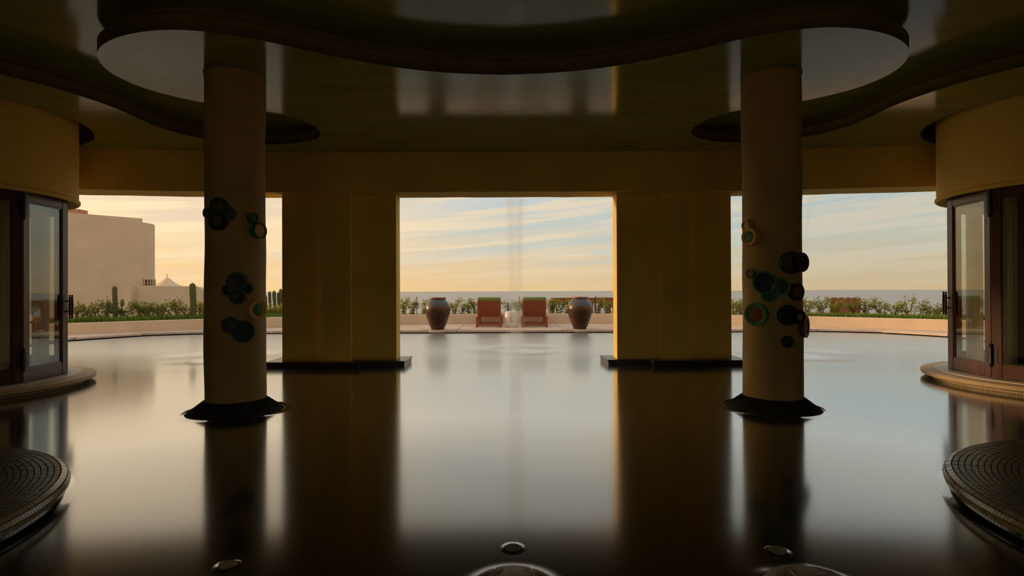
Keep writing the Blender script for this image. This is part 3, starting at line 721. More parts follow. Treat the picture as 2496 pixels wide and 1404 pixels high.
for i, ((cx, cy), lab) in enumerate(ISL):
    t = thing('mosaic_island', lab, 'pool island', (cx, cy, 0), group='mosaic islands in the pool')
    prof_ = [(IR - 0.02, -0.5), (IR - 0.02, 0.035), (IR - 0.005, 0.045), (IR, 0.07), (IR - 0.012, 0.092), (IR - 0.04, IZ), (0.001, IZ)]
    body = MB().lathe(prof_, 128, None, False, False).build('island_core', GROUT, t, auto=30)
    rows = []      # (p0, p1, tile length, material key)
    r = IR - 0.045; sp = 0.0300
    while r - sp > 0.05:
        rows.append(((r, IZ), (r - sp + 0.005, IZ), 0.034 if r < IR - 0.1 else 0.024, 'top')); r -= sp
    rows = rows[::-1]
    rows += [((IR, 0.070), (IR - 0.012, 0.0905), 0.022, 'rim'), ((IR - 0.014, 0.0935), (IR - 0.040, IZ), 0.022, 'rim'), ((IR - 0.006, 0.043), (IR, 0.067), 0.022, 'rim')]
    rows += [((IR - 0.02, 0.034 - 0.022 * (q + 1) + 0.004), (IR - 0.02, 0.034 - 0.022 * q), 0.022, 'riser') for q in range(3)]
    cand = []; 
    camv = Vector((-cx, -cy, 1.15))
    for ri, (p0, p1, ln, key) in enumerate(rows):
        n = max(8, int(2 * math.pi * max(p0[0], p1[0]) / ln)); off = rnd.random()
        for k in range(n):
            a0 = 2 * math.pi * (k + off) / n; a1 = a0 + 2 * math.pi / n * 0.86
            am = (a0 + a1) / 2; rm = (p0[0] + p1[0]) / 2
            wx, wy = cx + rm * math.cos(am), cy + rm * math.sin(am)
            seen = wy > 0.3 and abs(wx / wy) < 0.905 and (key == 'top' or math.cos(am) * -cx + math.sin(am) * -cy > 1.0)
            dist = math.hypot(wx, wy)
            cand.append((0 if seen else 1, dist, ri, a0, a1, key))
    cand.sort()
    joined = {'top': MB(), 'rim': MB(), 'riser': MB()}
    shared = {}
    mk = {'top': MOSAIC, 'rim': RIM, 'riser': RISER}
    for q, (ns, dist, ri, a0, a1, key) in enumerate(cand):
        p0, p1, ln, _ = rows[ri]
        if key == 'top': p0, p1 = p0, p1
        hgt = 0.004 * (0.7 + 0.6 * rnd.random())
        if q < 280 and ns == 0:
            if ri not in shared:
                da = (a1 - a0); vs, fs = quadtile(-da / 2, da / 2, p0, p1, 0.004)
                me = bpy.data.meshes.new('mosaic_tile'); me.from_pydata(vs, [], fs); me.materials.append(mk[key]); shared[ri] = me
            o = bpy.data.objects.new('mosaic_tile', shared[ri]); link(o, t); o.rotation_euler = (0, 0, (a0 + a1) / 2); o.location = (0, 0, hgt - 0.004 if key == 'top' else 0)
        else:
            vs, fs = quadtile(a0, a1, p0, p1, hgt); joined[key].add(vs, fs)
    for key in joined: stuff(joined[key].build({'top': 'top_tiles', 'rim': 'rim_tiles', 'riser': 'riser_tiles'}[key], mk[key], t))
    meniscus([(cx + (IR - 0.016) * math.cos(2 * math.pi * k / 128), cy + (IR - 0.016) * math.sin(2 * math.pi * k / 128)) for k in range(128)], 0.05, 0.012)

# ================================================================ STONE TURTLES
def groove(p, q):
    """carved scute lines on the shell; p across, q along, both -1..1"""
    rho = math.hypot(p, q); d = 9.0
    tri = abs(((q * 1.25 + 10) % 1.0) - 0.5) * 2
    d = min(d, abs(abs(p) - (0.24 + 0.14 * tri)) if rho < 0.86 else 9)
    if abs(p) < 0.38: d = min(d, abs(((q * 1.25 + 10.5) % 1.0) - 0.5) / 1.25)
    elif rho < 0.86: d = min(d, abs(((q * 1.25 + 0.35 * abs(p) + 10.0) % 1.0) - 0.5) / 1.25)
    d = min(d, abs(rho - 0.86))
    if rho > 0.86: d = min(d, abs(((math.atan2(q, p) / (2 * math.pi) * 20) % 1.0) - 0.5) / 20 * 6)
    dd = d
    g = math.exp(-(dd / 0.026) ** 2)
    # second, finer line inside each scute
    g2 = math.exp(-((dd - 0.075) / 0.012) ** 2) * 0.45
    return g + g2
def turtle(cx, cy, heading, hx, hy, lab, a=0.235, b=0.27, hgt=0.14, sink=0.070):
    t = thing('stone_turtle', lab, 'sculpture', (cx, cy, -sink), group='carved stone turtles in the pool')
    na, nr = 128, 56; vs = [(0, 0, hgt)]; fs = []
    ch, sh = math.cos(heading), math.sin(heading)
    for j in range(1, nr + 1):
        rho = j / nr
        for k in range(na):
            an = 2 * math.pi * k / na; p, q = rho * math.cos(an), rho * math.sin(an)
            z = hgt * math.sqrt(max(0, 1 - rho ** 2.2)) - 0.010 * groove(p, q) * (1 if rho < 0.99 else 0)
            x, y = p * a, q * b
            vs.append((x * ch - y * sh, x * sh + y * ch, z))
    fs += [(0, 1 + k, 1 + (k + 1) % na) for k in range(na)]
    for j in range(nr - 1):
        for k in range(na): fs.append((1 + j * na + k, 1 + (j + 1) * na + k, 1 + (j + 1) * na + (k + 1) % na, 1 + j * na + (k + 1) % na))
    mesh_obj('shell', vs, fs, TURTLE, t, True)
    # head: blunt, with brow and snout
    hv = []; hf = []; n1_, n2_ = 20, 24; dxh, dyh = hx - cx, hy - cy; hd = math.atan2(-dxh, dyh)
    c2, s2 = math.cos(hd), math.sin(hd)
    for j in range(n1_ + 1):
        u = j / n1_; yy = -0.05 + 0.09 * u
        rw = 0.036 * math.sqrt(max(0.0, 1 - (2 * u - 1) ** 2 * 0.98)) * (1.0 + 0.25 * math.exp(-((u - 0.55) / 0.15) ** 2)) + 0.002
        rh = 0.75 * rw * (1 + 0.2 * math.exp(-((u - 0.6) / 0.1) ** 2))
        for k in range(n2_):
            an = 2 * math.pi * k / n2_; x, z = rw * math.cos(an), rh * math.sin(an)
            hv.append((dxh + x * c2 - yy * s2, dyh + x * s2 + yy * c2, sink - 0.006 + z * 0.55))
    hf = [(j * n2_ + k, j * n2_ + (k + 1) % n2_, (j + 1) * n2_ + (k + 1) % n2_, (j + 1) * n2_ + k) for j in range(n1_) for k in range(n2_)]
    mesh_obj('head', hv, hf, TURTLE, t, True)
    for sx_, sy_ in ((-1, 0.5), (1, 0.5), (-1, -0.6), (1, -0.6)):
        x0, y0 = sx_ * a * 0.8, sy_ * b; L_ = 0.2 if sy_ > 0 else 0.13
        fl = MB().tube([(x0, y0, -0.01), (x0 + sx_ * L_ * 0.5, y0 + 0.03, -0.025), (x0 + sx_ * L_, y0 - 0.05, -0.05)], [0.05, 0.045, 0.015], 10)
        fl.v = [(x * ch - y * sh, x * sh + y * ch, z * 0.6) for x, y, z in fl.v]
        fl.build('flipper', TURTLE, t, True)
    rw_ = math.sqrt(1 - (sink / hgt) ** 2)
    ring = []
    for k in range(96):
        an = 2 * math.pi * k / 96; x, y = a * rw_ * math.cos(an) * 0.985, b * rw_ * math.sin(an) * 0.985
        ring.append((cx + x * ch - y * sh, cy + x * sh + y * ch))
    meniscus(ring, 0.06, 0.0035)
    meniscus([(hx + (0.036 * math.cos(2 * math.pi * k / 48)) * c2 - (-0.005 + 0.040 * math.sin(2 * math.pi * k / 48)) * s2,
               hy + (0.036 * math.cos(2 * math.pi * k / 48)) * s2 + (-0.005 + 0.040 * math.sin(2 * math.pi * k / 48)) * c2) for k in range(48)], 0.025, 0.003)
turtle(0.0, 2.12, 0.0, 0.0, 2.54, 'carved stone turtle shell and head in the pool, in line with the fountain')
turtle(-1.23, 2.02, R(-8), -1.20, 2.39, 'carved stone turtle in the pool below the column before the white villa')
turtle(1.15, 2.12, R(10), 1.165, 2.50, 'carved stone turtle in the pool below the column before the wooden screen')

# ================================================================ URNS, LOUNGERS, STOOL
URN_BODY = mat('urn_brown_glaze', (0.045, 0.020, 0.012), 0.2, 0.4, 8, spec=0.6, stretch=(5, 5, 0.8), col2=(0.075, 0.03, 0.012))
def urnmat():
    m = mat('urn_glaze', (0.040, 0.015, 0.008), 0.28, 0.5, 9, spec=0.4, stretch=(5, 5, 0.8), col2=(0.075, 0.03, 0.012))
    N, L = m.node_tree.nodes, m.node_tree.links; p = N['Principled BSDF']
    src = p.inputs['Base Color'].links[0].from_socket
    t = N.new('ShaderNodeTexCoord'); sp = N.new('ShaderNodeSeparateXYZ'); L.new(t.outputs['Object'], sp.inputs[0])
    mp = N.new('ShaderNodeMapping'); mp.inputs['Scale'].default_value = (14, 14, 1.2); L.new(t.outputs['Object'], mp.inputs[0])
    nz = N.new('ShaderNodeTexNoise'); nz.inputs['Scale'].default_value = 1.6; L.new(mp.outputs[0], nz.inputs['Vector'])
    ad = N.new('ShaderNodeMath'); ad.operation = 'MULTIPLY_ADD'; ad.inputs[1].default_value = 0.40; L.new(nz.outputs[0], ad.inputs[0]); L.new(sp.outputs[2], ad.inputs[2])
    r1 = N.new('ShaderNodeMapRange'); r1.inputs[1].default_value = 0.78; r1.inputs[2].default_value = 0.92; L.new(ad.outputs[0], r1.inputs[0])
    r0 = N.new('ShaderNodeMapRange'); r0.inputs[1].default_value = 0.66; r0.inputs[2].default_value = 0.80; L.new(ad.outputs[0], r0.inputs[0])
    m0 = N.new('ShaderNodeMix'); m0.data_type = 'RGBA'; L.new(r0.outputs[0], m0.inputs[0]); L.new(src, m0.inputs[6]); m0.inputs[7].default_value = (0.12, 0.045, 0.012, 1)
    m1 = N.new('ShaderNodeMix'); m1.data_type = 'RGBA'; L.new(r1.outputs[0], m1.inputs[0]); L.new(m0.outputs[2], m1.inputs[6]); m1.inputs[7].default_value = (0.075, 0.085, 0.095, 1)
    L.new(m1.outputs[2], p.inputs['Base Color']); return m
URN_GLAZE = urnmat()
URN_RIM = mat('urn_rust_rim', (0.25, 0.075, 0.03), 0.4, 0.2, 9, spec=0.4)
def urn_r(z):
    pts = [(0.165, 0.0), (0.20, 0.07), (0.285, 0.30), (0.345, 0.50), (0.352, 0.58), (0.335, 0.67), (0.285, 0.76), (0.215, 0.825), (0.200, 0.835)]
    for (ra, za), (rb, zb) in zip(pts, pts[1:]):
        if za <= z <= zb:
            return ra + (rb - ra) * (z - za) / (zb - za)
    return pts[-1][0]
urn_lab = ['dark glazed studded urn on the pool edge, towards the white villa', 'big dark glazed studded urn on the pool edge before the red pergola']
def smooth_r(z): return sum(urn_r(max(0, min(0.835, z + d))) for d in (-0.04, -0.02, 0, 0.02, 0.04)) / 5
for i, (ux, uy) in enumerate(UR):
    t = thing('urn', urn_lab[i], 'urn', (ux, uy, 0.088), group='studded urns on the pool edge')
    zs = [0.835 * k / 40 for k in range(41)]
    MB().lathe([(smooth_r(z), z) for z in zs], 56, None, True, False).build('body', URN_GLAZE, t, True)
    MB().lathe([(0.195, 0.82), (0.205, 0.835), (0.228, 0.845), (0.232, 0.865), (0.225, 0.885), (0.205, 0.888), (0.185, 0.88), (0.175, 0.80), (0.20, 0.70), (0.001, 0.60)], 48, None, False, False).build('rim', URN_RIM, t, auto=45)
    st = bpy.data.meshes.new('stud'); bm = bmesh.new(); bmesh.ops.create_uvsphere(bm, u_segments=8, v_segments=5, radius=0.016); bm.to_mesh(st); bm.free()
    st.materials.append(URN_BODY); st.polygons.foreach_set('use_smooth', [True] * len(st.polygons))
    for row in range(8):
        z = 0.10 + row * 0.063; r = smooth_r(z); n = 20
        for k in range(n):
            a = 2 * math.pi * (k + 0.5 * (row % 2)) / n
            o = bpy.data.objects.new('stud', st); link(o, t); o.location = (r * math.cos(a), r * math.sin(a), z)

def lounger():
    t = thing('sun_lounger', 'x', 'sun lounger', group='teak loungers facing the sea')
    w = 0.355
    for sx_ in (-1, 1):
        x0, x1 = sorted((sx_ * w, sx_ * (w - 0.045)))
        MB().box(x0, x1, 0.0, 1.75, 0.24, 0.31, None, 0.006).build('side_rail', TEAK, t)
        for y in (0.0, 0.55, 1.66):
            xo, xi = sorted((sx_ * (w + 0.02), sx_ * (w - 0.04)))
            MB().box(xo, xi, y, y + 0.07, 0.0, 0.30, None, 0.006).build('leg', TEAK, t)
        MB().box(x0, x1, 0.02, 1.7, 0.07, 0.11, None, 0.005).build('stretcher', TEAK, t)
    MB().box(-w, w, 0.01, 0.05, 0.06, 0.12, None, 0.005).build('cross_rail', TEAK, t)
    MB().box(-w, w, 0.58, 0.62, 0.06, 0.12, None, 0.005).build('cross_rail', TEAK, t)
    for k in range(13): MB().box(-w + 0.05, w - 0.05, 0.62 + k * 0.085, 0.62 + k * 0.085 + 0.065, 0.30, 0.318).build('seat_slat', TEAK, t)
    # raised back: hinged at y=0.60, top leaning towards the hall
    Mb = Matrix.Translation((0, 0.42, 0.28)) @ Matrix.Rotation(R(107), 4, 'X')
    for sx_ in (-1, 1):
        x0, x1 = sorted((sx_ * (w - 0.005), sx_ * (w - 0.06)))
        MB().box(x0, x1, 0.0, 0.52, -0.02, 0.025, Mb, 0.005).build('back_stile', TEAK, t)
    for k in range(9): MB().box(-w + 0.055, w - 0.055, 0.01 + k * 0.057, 0.01 + k * 0.057 + 0.047, -0.012, 0.012, Mb).build('back_slat', TEAK, t)
    MB().box(-w, w, 0.005, 0.05, 0.015, 0.04, Mb, 0.004).build('cross_rail', TEAK, t)
    MB().box(-w + 0.01, w - 0.01, 0.02, 0.60, -0.105, -0.022, Mb, 0.02).build('back_cushion', CUSHION, t)
    MB().box(-w + 0.02, w - 0.02, 0.50, 1.72, 0.32, 0.385, None, 0.02).build('seat_cushion', CUSHION, t)
    return t
L1 = lounger(); L2 = copy_tree(L1)
L1.location = (-0.68, 16.45, 0.088); L1['label'] = 'red teak slatted lounger with green cushion, beside the urn towards the white villa'
L2.location = (0.66, 16.45, 0.088); L2['label'] = 'red teak slatted lounger with green cushion, beside the urn before the red pergola'
# garden stool
t = thing('garden_stool', 'pale glazed drum stool with cut-out, between the two loungers', 'stool', (-0.02, 16.6, 0.088))
pr = [(0.17, 0.0), (0.19, 0.02), (0.20, 0.10), (0.21, 0.23), (0.20, 0.36), (0.19, 0.43), (0.17, 0.455), (0.14, 0.462), (0.001, 0.464)]
vs = []; fs = []; seg = 60; nn = 24
def sr(z):
    for (ra, za), (rb, zb) in zip(pr, pr[1:]):
        if za <= z <= zb and zb > za: return ra + (rb - ra) * (z - za) / (zb - za)
    return pr[5][0]
zz = [0.43 * k / nn for k in range(nn + 1)]
for z in zz:
    for k in range(seg): vs.append((sr(z) * math.cos(2 * math.pi * k / seg), sr(z) * math.sin(2 * math.pi * k / seg), z))
for j in range(nn):
    for k in range(seg):
        zc = (zz[j] + zz[j + 1]) / 2; a = (k + 0.5) / seg * 360
        hole = 0.15 < zc < 0.32 and min(abs(a - c) for c in (90, 270)) < 15
        if not hole: fs.append((j * seg + k, j * seg + (k + 1) % seg, (j + 1) * seg + (k + 1) % seg, (j + 1) * seg + k))
so_ = mesh_obj('body', vs, fs, CERAMIC_W, t, True)
md = so_.modifiers.new('wall', 'SOLIDIFY'); md.thickness = 0.018
MB().lathe([(0.19, 0.428), (0.185, 0.44), (0.17, 0.456), (0.14, 0.463), (0.001, 0.465)], 60, None, False, False).build('seat', CERAMIC_W, t, True)

# ================================================================ FOUNTAIN JETS
fl = ['tall clear fountain jet in line with the loungers', 'slanting fountain jet behind the column before the white villa', 'slanting fountain jet behind the column before the wooden screen']
for i, (fx, fy) in enumerate(FTN):
    t = thing('fountain_jet', fl[i], 'fountain', (fx, fy, 0), group='fountain jets in the outer pool')
    lean = (0.0, -0.30, 0.30)[i]
    strands = [(-0.17, 0.09), (0.13, 0.08), (-0.02, 0.18)] if i == 0 else [(0.0, 0.03), (0.03, 0.05)]
    for off, w in strands:
        pts = []; rs = []
        for k in range(25):
            u = k / 24; z = 3.55 * u
            pts.append((off * (0.4 + 0.6 * u) + lean * u * u * 1.25, 0.02 * math.sin(k), z - 0.02)); rs.append(w * (0.55 + 0.5 * u + 0.03 * math.sin(k * 1.3 + off * 30)))
        MB().tube(pts, rs, 12).build('water_strand', SPRAY, t, True)
    if i == 0:
        MB().lathe([(0.30, 0.0), (0.26, 0.15), (0.20, 0.4), (0.14, 0.8), (0.10, 1.2)], 24, None, True, True).build('mist', MIST, t, True)
    MB().lathe([(0.045, -0.35), (0.045, -0.02), (0.025, -0.005)], 16).build('nozzle', IRON, t, auto=40)

# ================================================================ PLANTER: shrubs, cacti, grass, posts
def on_ring(slope, r):
    """ground point at bearing X/Y = slope, on the ring of radius r about the deck centre"""
    A = 1 + slope * slope; B = -2 * CY; Cc = CY * CY - r * r
    y = (-B + math.sqrt(B * B - 4 * A * Cc)) / (2 * A); return slope * y, y
def shrub(x, y, z, h, wid, leaves, m, lab, grp, seed, size=0.045, cat='shrub'):
    rg = random.Random(seed)
    t = thing('leafy_shrub', lab, cat, (x, y, z), group=grp)
    stems = MB(); tips = []
    nst = rg.randint(5, 9)
    for s in range(nst):
        a = rg.uniform(0, 6.28); sp = rg.uniform(0.1, 0.7) * wid; hh = h * rg.uniform(0.65, 1.0)
        p0 = Vector((0.03 * math.cos(a), 0.03 * math.sin(a), -0.05)); p1 = Vector((sp * .4 * math.cos(a), sp * .4 * math.sin(a), hh * .5)); p2 = Vector((sp * math.cos(a), sp * math.sin(a), hh))
        stems.tube([p0, p1, p2], [0.010, 0.008, 0.004], 5); tips += [p0.lerp(p1, .45), p0.lerp(p1, .75)] + [p1.lerp(p2, q) for q in (0.0, 0.3, 0.6, 0.85, 1.0)]
        for q in range(2):
            b0 = p1.lerp(p2, rg.uniform(0, .7)); a2 = a + rg.uniform(-1.2, 1.2); b1 = b0 + Vector((math.cos(a2) * wid * .28, math.sin(a2) * wid * .28, h * rg.uniform(.05, .2)))
            stems.tube([b0, b1], [0.005, 0.003], 4); tips += [b0.lerp(b1, .6), b1]
    stems.build('stem', STEM, t)
    lv = MB()
    for k in range(int(leaves * .75)):
        c = rg.choice(tips) + Vector((rg.gauss(0, .045), rg.gauss(0, .045), rg.gauss(0, .04)))
        if c.z < 0.02: c.z = 0.02 + rg.random() * 0.05
        d = Vector((rg.gauss(0, 1), rg.gauss(0, 1), rg.gauss(0.1, .6))).normalized(); u = d.cross(Vector((rg.gauss(0, 1), rg.gauss(0, 1), rg.gauss(0, 1)))).normalized()
        L_ = size * rg.uniform(.7, 1.3); w_ = L_ * .36; n_v = d.cross(u) * L_ * .12
        lv.add([c - d * L_, c - d * L_ * .2 + u * w_ + n_v, c + d * L_ * .4 + u * w_ * .7 + n_v, c + d * L_, c + d * L_ * .4 - u * w_ * .7 + n_v, c - d * L_ * .2 - u * w_ + n_v],
               [(0, 1, 2, 3), (0, 3, 4, 5)])
    lv.build('foliage', m, t); return t
sd_ = 100
def lab_l(px):
    if px < 275: return 'leafy dark green shrub between the round room and the two-armed cactus'
    if px < 330: return 'low dark green shrub just beside the two-armed cactus'
    if px < 465: return 'dense dark green shrub between the two cacti before the villa'
    return 'loose green shrub between the thick cactus and the round column'
def lab_c(px):
    if px < 1010: return 'leafy shrub between the stepped pillar and the urn, villa side'
    if px < 1090: return 'sparse shrub behind the urn towards the white villa'
    if px < 1155: return 'sparse shrub between an urn and the lounger, villa side'
    if px < 1225: return 'leafy shrub behind the lounger towards the white villa'
    if px < 1300: return 'sparse shrub behind the stool between the loungers'
    if px < 1392: return 'leafy shrub between a lounger and the urn before the pergola'
    return 'leafy shrub in front of the red pergola roof'
def lab_r(px):
    if px < 1830: return 'leafy shrub between the stepped pillar and the screen-side column'
    if px < 2015: return 'sparse shrub between the round column and the wooden screen'
    if px < 2090: return 'sparse shrub growing in front of the wooden screen'
    if px < 2190: return 'sparse shrub just past the wooden screen, among ground cover'
    return 'sparse shrub between the terracotta pots and the yellow bush'
# before the villa
for px, r, h, w, n in [(190, 18.5, .55, .5, 260), (222, 18.4, .62, .6, 320), (252, 18.6, .66, .6, 340), (300, 18.4, .50, .5, 260), (345, 18.5, .60, .6, 420), (368, 18.3, .55, .6, 420), (398, 18.5, .58, .6, 380), (432, 18.4, .66, .7, 380), (455, 18.6, .45, .5, 240), (490, 18.5, .64, .55, 320), (515, 18.5, .6, .6, 300), (560, 18.5, .6, .6, 300), (600, 18.5, .55, .6, 300)]:
    x, y = on_ring((px - 1248) / F, r); sd_ += 1
    shrub(x, y, .30, h, w, n, LEAFDARK if px < 470 else LEAF, lab_l(px), 'shrubs before the white villa', sd_)
for px, h, n in [(652, .36, 300), (668, .34, 300), (684, .46, 340)]:
    x, y = on_ring((px - 1248) / F, 18.5); sd_ += 1
    shrub(x, y, .30, h, .5, n, LEAF, 'low green shrub at the foot of the slender cacti', 'shrubs under the slender cacti', sd_)
for px, h, n in [(985, .62, 420), (1005, .58, 340), (1032, .60, 260), (1062, .5, 260), (1106, .62, 320), (1125, .40, 200), (1142, .56, 260), (1160, .60, 340), (1190, .62, 260), (1238, .55, 260), (1258, .58, 260), (1280, .5, 240), (1342, .62, 380), (1362, .58, 340), (1384, .5, 260), (1415, .5, 240), (1455, .60, 300), (1480, .58, 360), (1505, .6, 300)]:
    x, y = on_ring((px - 1248) / F, 18.6); sd_ += 1
    shrub(x, y, .30, h, .5, n, LEAF, lab_c(px), 'shrubs behind the urns and loungers', sd_, .04)
for px, h, w, n, m in [(1790, .58, .5, 360, LEAF), (1806, .6, .5, 360, LEAF), (1850, .6, .6, 300, LEAF), (1900, .6, .6, 300, LEAF), (1940, .55, .6, 300, LEAF), (1968, .60, .5, 260, LEAF), (2000, .66, .55, 320, LEAF), (2036, .58, .5, 300, LEAF), (2078, .58, .5, 300, LEAF), (2112, .52, .5, 220, LEAF), (2146, .60, .6, 340, LEAF), (2180, .50, .5, 240, LEAF), (2216, .66, .6, 340, LEAF), (2262, .50, .55, 260, LEAF), (2282, .46, .5, 260, LEAF)]:
    x, y = on_ring((px - 1248) / F, 18.9 if px > 2000 else 18.6); sd_ += 1
    shrub(x, y, .30, h, w, n, m, lab_r(px), 'shrubs around the wooden screen', sd_, .042)
x, y = on_ring((2304 - 1248) / F, 19.6)
shrub(x, y, .30, .36, .6, 420, LEAFYELLOW, 'low yellow-leaved bush at the end of the planter by the round room', None, 999, .04)

def cactus(x, y, z, h, r, lab, grp, arms=()):
    t = thing('columnar_cactus', lab, 'cactus', (x, y, z), group=grp)
    def ribbed(pts, rads):
        m = MB(); seg = 36; vs = []; pts = [Vector(p) for p in pts]
        for i, p in enumerate(pts):
            for k in range(seg):
                a = 2 * math.pi * k / seg; rr = rads[i] * (0.90 + 0.12 * math.cos(9 * a)) ; vs.append((p.x + rr * math.cos(a), p.y + rr * math.sin(a), p.z))
        fs = [(i * seg + k, i * seg + (k + 1) % seg, (i + 1) * seg + (k + 1) % seg, (i + 1) * seg + k) for i in range(len(pts) - 1) for k in range(seg)] + [tuple((len(pts) - 1) * seg + k for k in range(seg))]
        return m.add(vs, fs)
    n = 22; pts = []; rads = []
    for k in range(n + 1):
        u = k / n; zz = h * u; e = max(0.0, (zz - (h - r * 1.4)) / (r * 1.4)); pts.append((0.012 * math.sin(u * 5), 0, zz - 0.05)); rads.append(r * (0.86 + 0.14 * u + 0.02 * math.sin(u * 19)) * math.sqrt(max(0.004, 1 - e ** 2.2)))
    ribbed(pts, rads).build('trunk', CACTUS, t, True)
    for dx_, h0, h1 in arms:
        pp = [(0, 0, h0), (dx_ * .55, 0, h0 + .03), (dx_ * .9, 0, h0 + .10), (dx_, 0, (h0 + h1) / 2 + .05), (dx_ * 1.02, 0, h1 - .02), (dx_ * 1.02, 0, h1)]
        MB().tube(pp, [r * .6, r * .7, r * .75, r * .75, r * .6, r * .2], 14).build('arm', CACTUS, t, True)
    return t
x, y = on_ring((280 - 1248) / F, 18.35); cactus(x, y, .30, 1.08, .066, 'tall cactus with two low arms before the white villa', None, ((-.19, .28, .62), (.20, .26, .66)))
x, y = on_ring((470 - 1248) / F, 18.25); cactus(x, y, .30, 1.17, .092, 'thick upright cactus before the curved end of the villa garden wall', None)
for px, h, r, cl_ in [(648, .78, .05, 'shortest slender cactus, half hidden by the round column'), (658, .92, .048, 'slender cactus second from the round column'), (669, .94, .058, 'thickest slender cactus in the middle of the row of five'), (679, .88, .045, 'thin slender cactus crowding the tallest one'), (685, 1.0, .055, 'tallest slender cactus, against the stepped pillar')]:
    x, y = on_ring((px - 1248) / F, 19.2); cactus(x, y, .30, h, r, cl_, 'row of slender cacti')
def grass(name, t0, t1, r0, r1, n, h, lab):
    rg = random.Random(len(name) + int(t0 * 10)); m = MB()
    for k in range(n):
        th = R(rg.uniform(t0, t1)); r = r0 + (r1 - r0) * rg.random() ** 1.5; x, y, _ = pol(r, th); hh = h * rg.uniform(.5, 1.2); a = rg.uniform(0, 6.28); dxx, dyy = math.cos(a) * .012, math.sin(a) * .012
        lx, ly = rg.gauss(0, .03), rg.gauss(0, .03)
        m.add([(x - dxx, y - dyy, .30), (x + dxx, y + dyy, .30), (x + lx * .5 + dxx * .6, y + ly * .5 + dyy * .6, .33 + hh * .6), (x + lx, y + ly, .33 + hh)], [(0, 1, 2), (0, 2, 3)])
    return stuff(m.build(name, GRASS), lab, 'grass')
grass('grass_edge', -47, -21, 17.85, 18.5, 11000, .17, 'strip of cut grass on the planter before the white villa')
grass('ground_cover', 25.5, 47, 17.85, 18.6, 9000, .15, 'low green ground cover in the planter by the wooden screen')
grass('planter_weeds', -13, 13, 17.85, 18.3, 1600, .05, 'thin fringe of weeds behind the loungers')
for px, pl in ((1016, 'beside the urn towards the white villa'), (1266, 'behind the stool between the loungers'), (1452, 'before the red pergola')):
    x, y = on_ring((px - 1248) / F, 18.15)
    t = thing('fence_post', 'thin dark metal post in the planter ' + pl, 'post', (x, y, .30), group='thin metal posts in the planter')
    MB().lathe([(.011, -.05), (.011, .64), (.015, .645), (.015, .66), (.004, .668)], 10).build('rod', IRON, t, auto=40); MB().lathe([(.03, -.02), (.03, .03), (.012, .035)], 12).build('foot', IRON, t, auto=40)
# wooden screen
SCREEN = mat('red_brown_boards', (0.20, 0.055, 0.028), 0.6, 0.3, 6.0, 0.05, 40, spec=0.3, stretch=(14, 14, 1), rnd_island=0.2)
xa, ya = on_ring((2023 - 1248) / F, 20.0); xb, yb = on_ring((2098 - 1248) / F, 20.0)
t = thing('wooden_screen', 'red-brown wooden screen of upright boards behind the shrubs', 'screen', (xa, ya, .28), math.atan2(yb - ya, xb - xa))
Ls = math.hypot(xb - xa, yb - ya); nb = 14
for k in range(nb):
    MB().box(Ls * k / nb + .0015, Ls * (k + 1) / nb - .0015, (k % 2) * .002, .022 + (k % 2) * .002, 0, .60 + .012 * ((k * 7) % 3), None, .003).build('board', SCREEN, t)
for z in (.10, .48): MB().box(0, Ls, .028, .06, z, z + .06).build('rail', TEAK, t)
for x in (0.02, Ls - .07): MB().box(x, x + .05, .03, .08, -.1, .6).build('post', TEAK, t)
# low red pergola roof far beyond the planter
t = thing('pergola', 'low red-brown pergola roof beyond the planter', 'pergola', (1.62, 23.2, -.25))
for k in range(16): MB().box(.02 + k * .16, .02 + k * .16 + .145, 0, .9, 1.00 - .004 * (k % 3), 1.10).build('roof_board', TEAK, t)
MB().box(0, 2.62, -.03, .03, .88, 1.0).build('beam', TEAK, t); MB().box(0, 2.62, .85, .91, .88, 1.0).build('beam', TEAK, t)
for x in (0.05, .9, 1.75, 2.5):
    for y in (0, .86): MB().box(x, x + .07, y - .03, y + .04, -.2, .9).build('post', TEAK, t)
# pots in the planter
for px, r, s, lab in [(1993, 18.15, .10, 'shallow terracotta pot at the planter edge by the column'), (2186, 18.3, .075, 'small round terracotta pot among the ground cover'), (2214, 18.3, .085, 'tilted terracotta pot beside the small round pot')]:
    x, y = on_ring((px - 1248) / F, r)
    t = thing('terracotta_pot', lab, 'pot', (x, y, .32)); 
    if 'tilted' in lab: t.rotation_euler = (R(25), R(50), 0); t.location.z = .36
    MB().lathe([(s * .7, 0), (s * .95, s * 1.0), (s * 1.0, s * 1.25)], 28, None, True, False).build('body', TERRA, t, auto=40)
    MB().lathe([(s * 1.0, s * 1.2), (s * 1.15, s * 1.2), (s * 1.15, s * 1.45), (s * .95, s * 1.45), (s * .9, s * 1.1), (.001, s * 1.1)], 28, None, False, False).build('rim', TERRA, t, auto=40)

# ================================================================ VILLA
t = thing('villa', 'white stucco villa with curved end wall beyond the planter', 'building', (-21.7, 33.4, 0))
ox, oy = -21.7, 33.4
mw = MB().prism([(-30.0 - ox, 25.0 - oy), (-24.1 - ox, 30.9 - oy), (-21.8 - ox, 33.4 - oy), (-22.9 - ox, 34.6 - oy), (-32 - ox, 34 - oy)], -3.0, 5.5).build('wall', WHITEWALL, t)
MB().lathe([(2.0, -3.0), (2.0, 5.44)], 64, Matrix.Translation((-24.6 - ox, 35.25 - oy, 0)), False, True).build('round_wing', WHITEWALL, t, auto=40)
MB().box(-24.6 - ox, -23.9 - ox, 31.2 - oy, 31.9 - oy, 5.4, 5.75).build('chimney', TERRA, t)
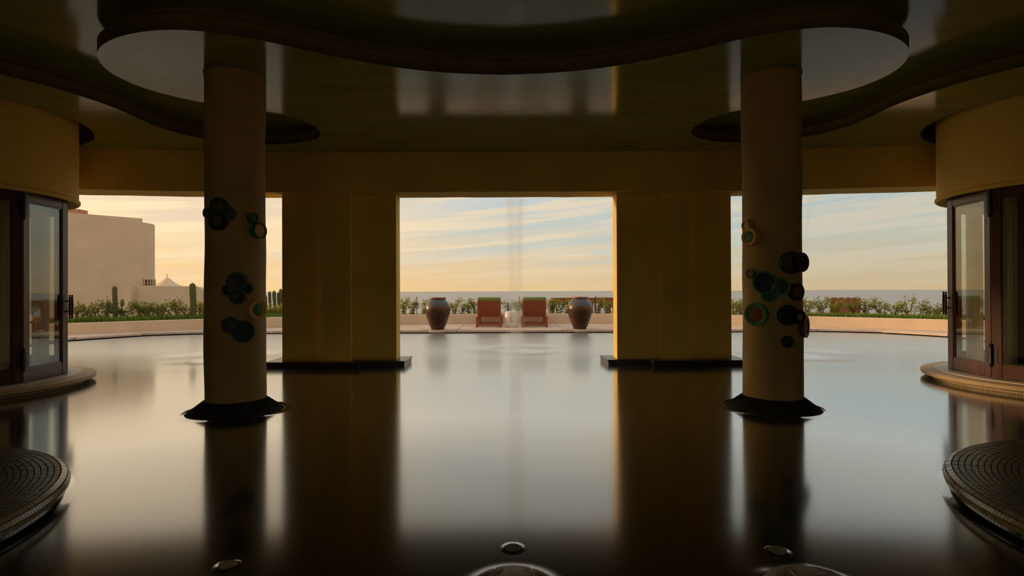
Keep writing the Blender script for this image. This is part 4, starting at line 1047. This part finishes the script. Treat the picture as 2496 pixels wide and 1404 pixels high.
# baluster window in the round wing
wc = (-24.6 - ox, 35.25 - oy)
wa0, wa1 = R(-13), R(21)
rec = MB().lathe([(2.012, 1.58), (2.012, 1.93)], 14, Matrix.Translation((wc[0], wc[1], 0)), False, False, wa0, wa1).build('window', mat('window_dark', (0.05, 0.035, 0.025), 0.6), t)
for k in range(6):
    a = wa0 + (wa1 - wa0) * k / 5; x, y = wc[0] + 2.05 * math.cos(a), wc[1] + 2.05 * math.sin(a)
    MB().lathe([(.05, 1.58), (.035, 1.64), (.06, 1.72), (.035, 1.82), (.05, 1.93)], 10, Matrix.Translation((x, y, 0))).build('baluster', WHITEWALL, rec, True)
MB().lathe([(2.01, 1.93), (2.08, 1.93), (2.08, 1.97), (2.01, 1.97)], 14, Matrix.Translation((wc[0], wc[1], 0)), False, False, wa0, wa1).build('window_head', WHITEWALL, rec)
# garden wall sweeping down at its end
t = thing('garden_wall', 'white garden wall sweeping down at its end, below the villa', 'wall', (-18.4, 27, 0))
top = [(0.0, 1.47), (0.45, 1.47), (0.451, 1.46), (3.15, 1.42), (3.35, 1.40), (3.5, 1.33), (3.62, 1.22), (3.8, 1.10), (4.05, 1.02), (6.4, 0.95)]
vs = [(x, 0 + 0.02 * x, z) for x, z in top] + [(x, .35 + .02 * x, z) for x, z in top] + [(x, .02 * x, -2) for x, _ in top] + [(x, .35 + .02 * x, -2) for x, _ in top]
n = len(top); fs = []
for k in range(n - 1): fs += [(k, k + 1, n + k + 1, n + k), (2 * n + k, 2 * n + k + 1, k + 1, k), (n + k, n + k + 1, 3 * n + k + 1, 3 * n + k)]
fs += [(2 * n, 0, n, 3 * n), (n - 1, 3 * n - 1, 4 * n - 1, 2 * n - 1)]
mesh_obj('wall_run', vs, fs, WHITEWALL, t)
MB().box(0, .45, -.35, .05, -2, 1.468).build('end_pier', WHITEWALL, t)
# pointed tent roof
t = thing('tent_roof', 'small pointed tent roof peeping over the garden wall', 'tent', (-27.4, 45, 0))
MB().lathe([(1.25, 1.55), (.75, 1.78), (.40, 2.02), (.2, 2.2), (.06, 2.3), (.02, 2.31)], 8, None, False, True).build('canopy', WHITEWALL, t)
MB().lathe([(.02, 2.3), (.02, 2.55), (.003, 2.58)], 8).build('finial', IRON, t)
for a in range(4): MB().lathe([(.03, -1), (.03, 1.6)], 8, Matrix.Translation((1.1 * math.cos(a * 1.571), 1.1 * math.sin(a * 1.571), 0))).build('pole', IRON, t)
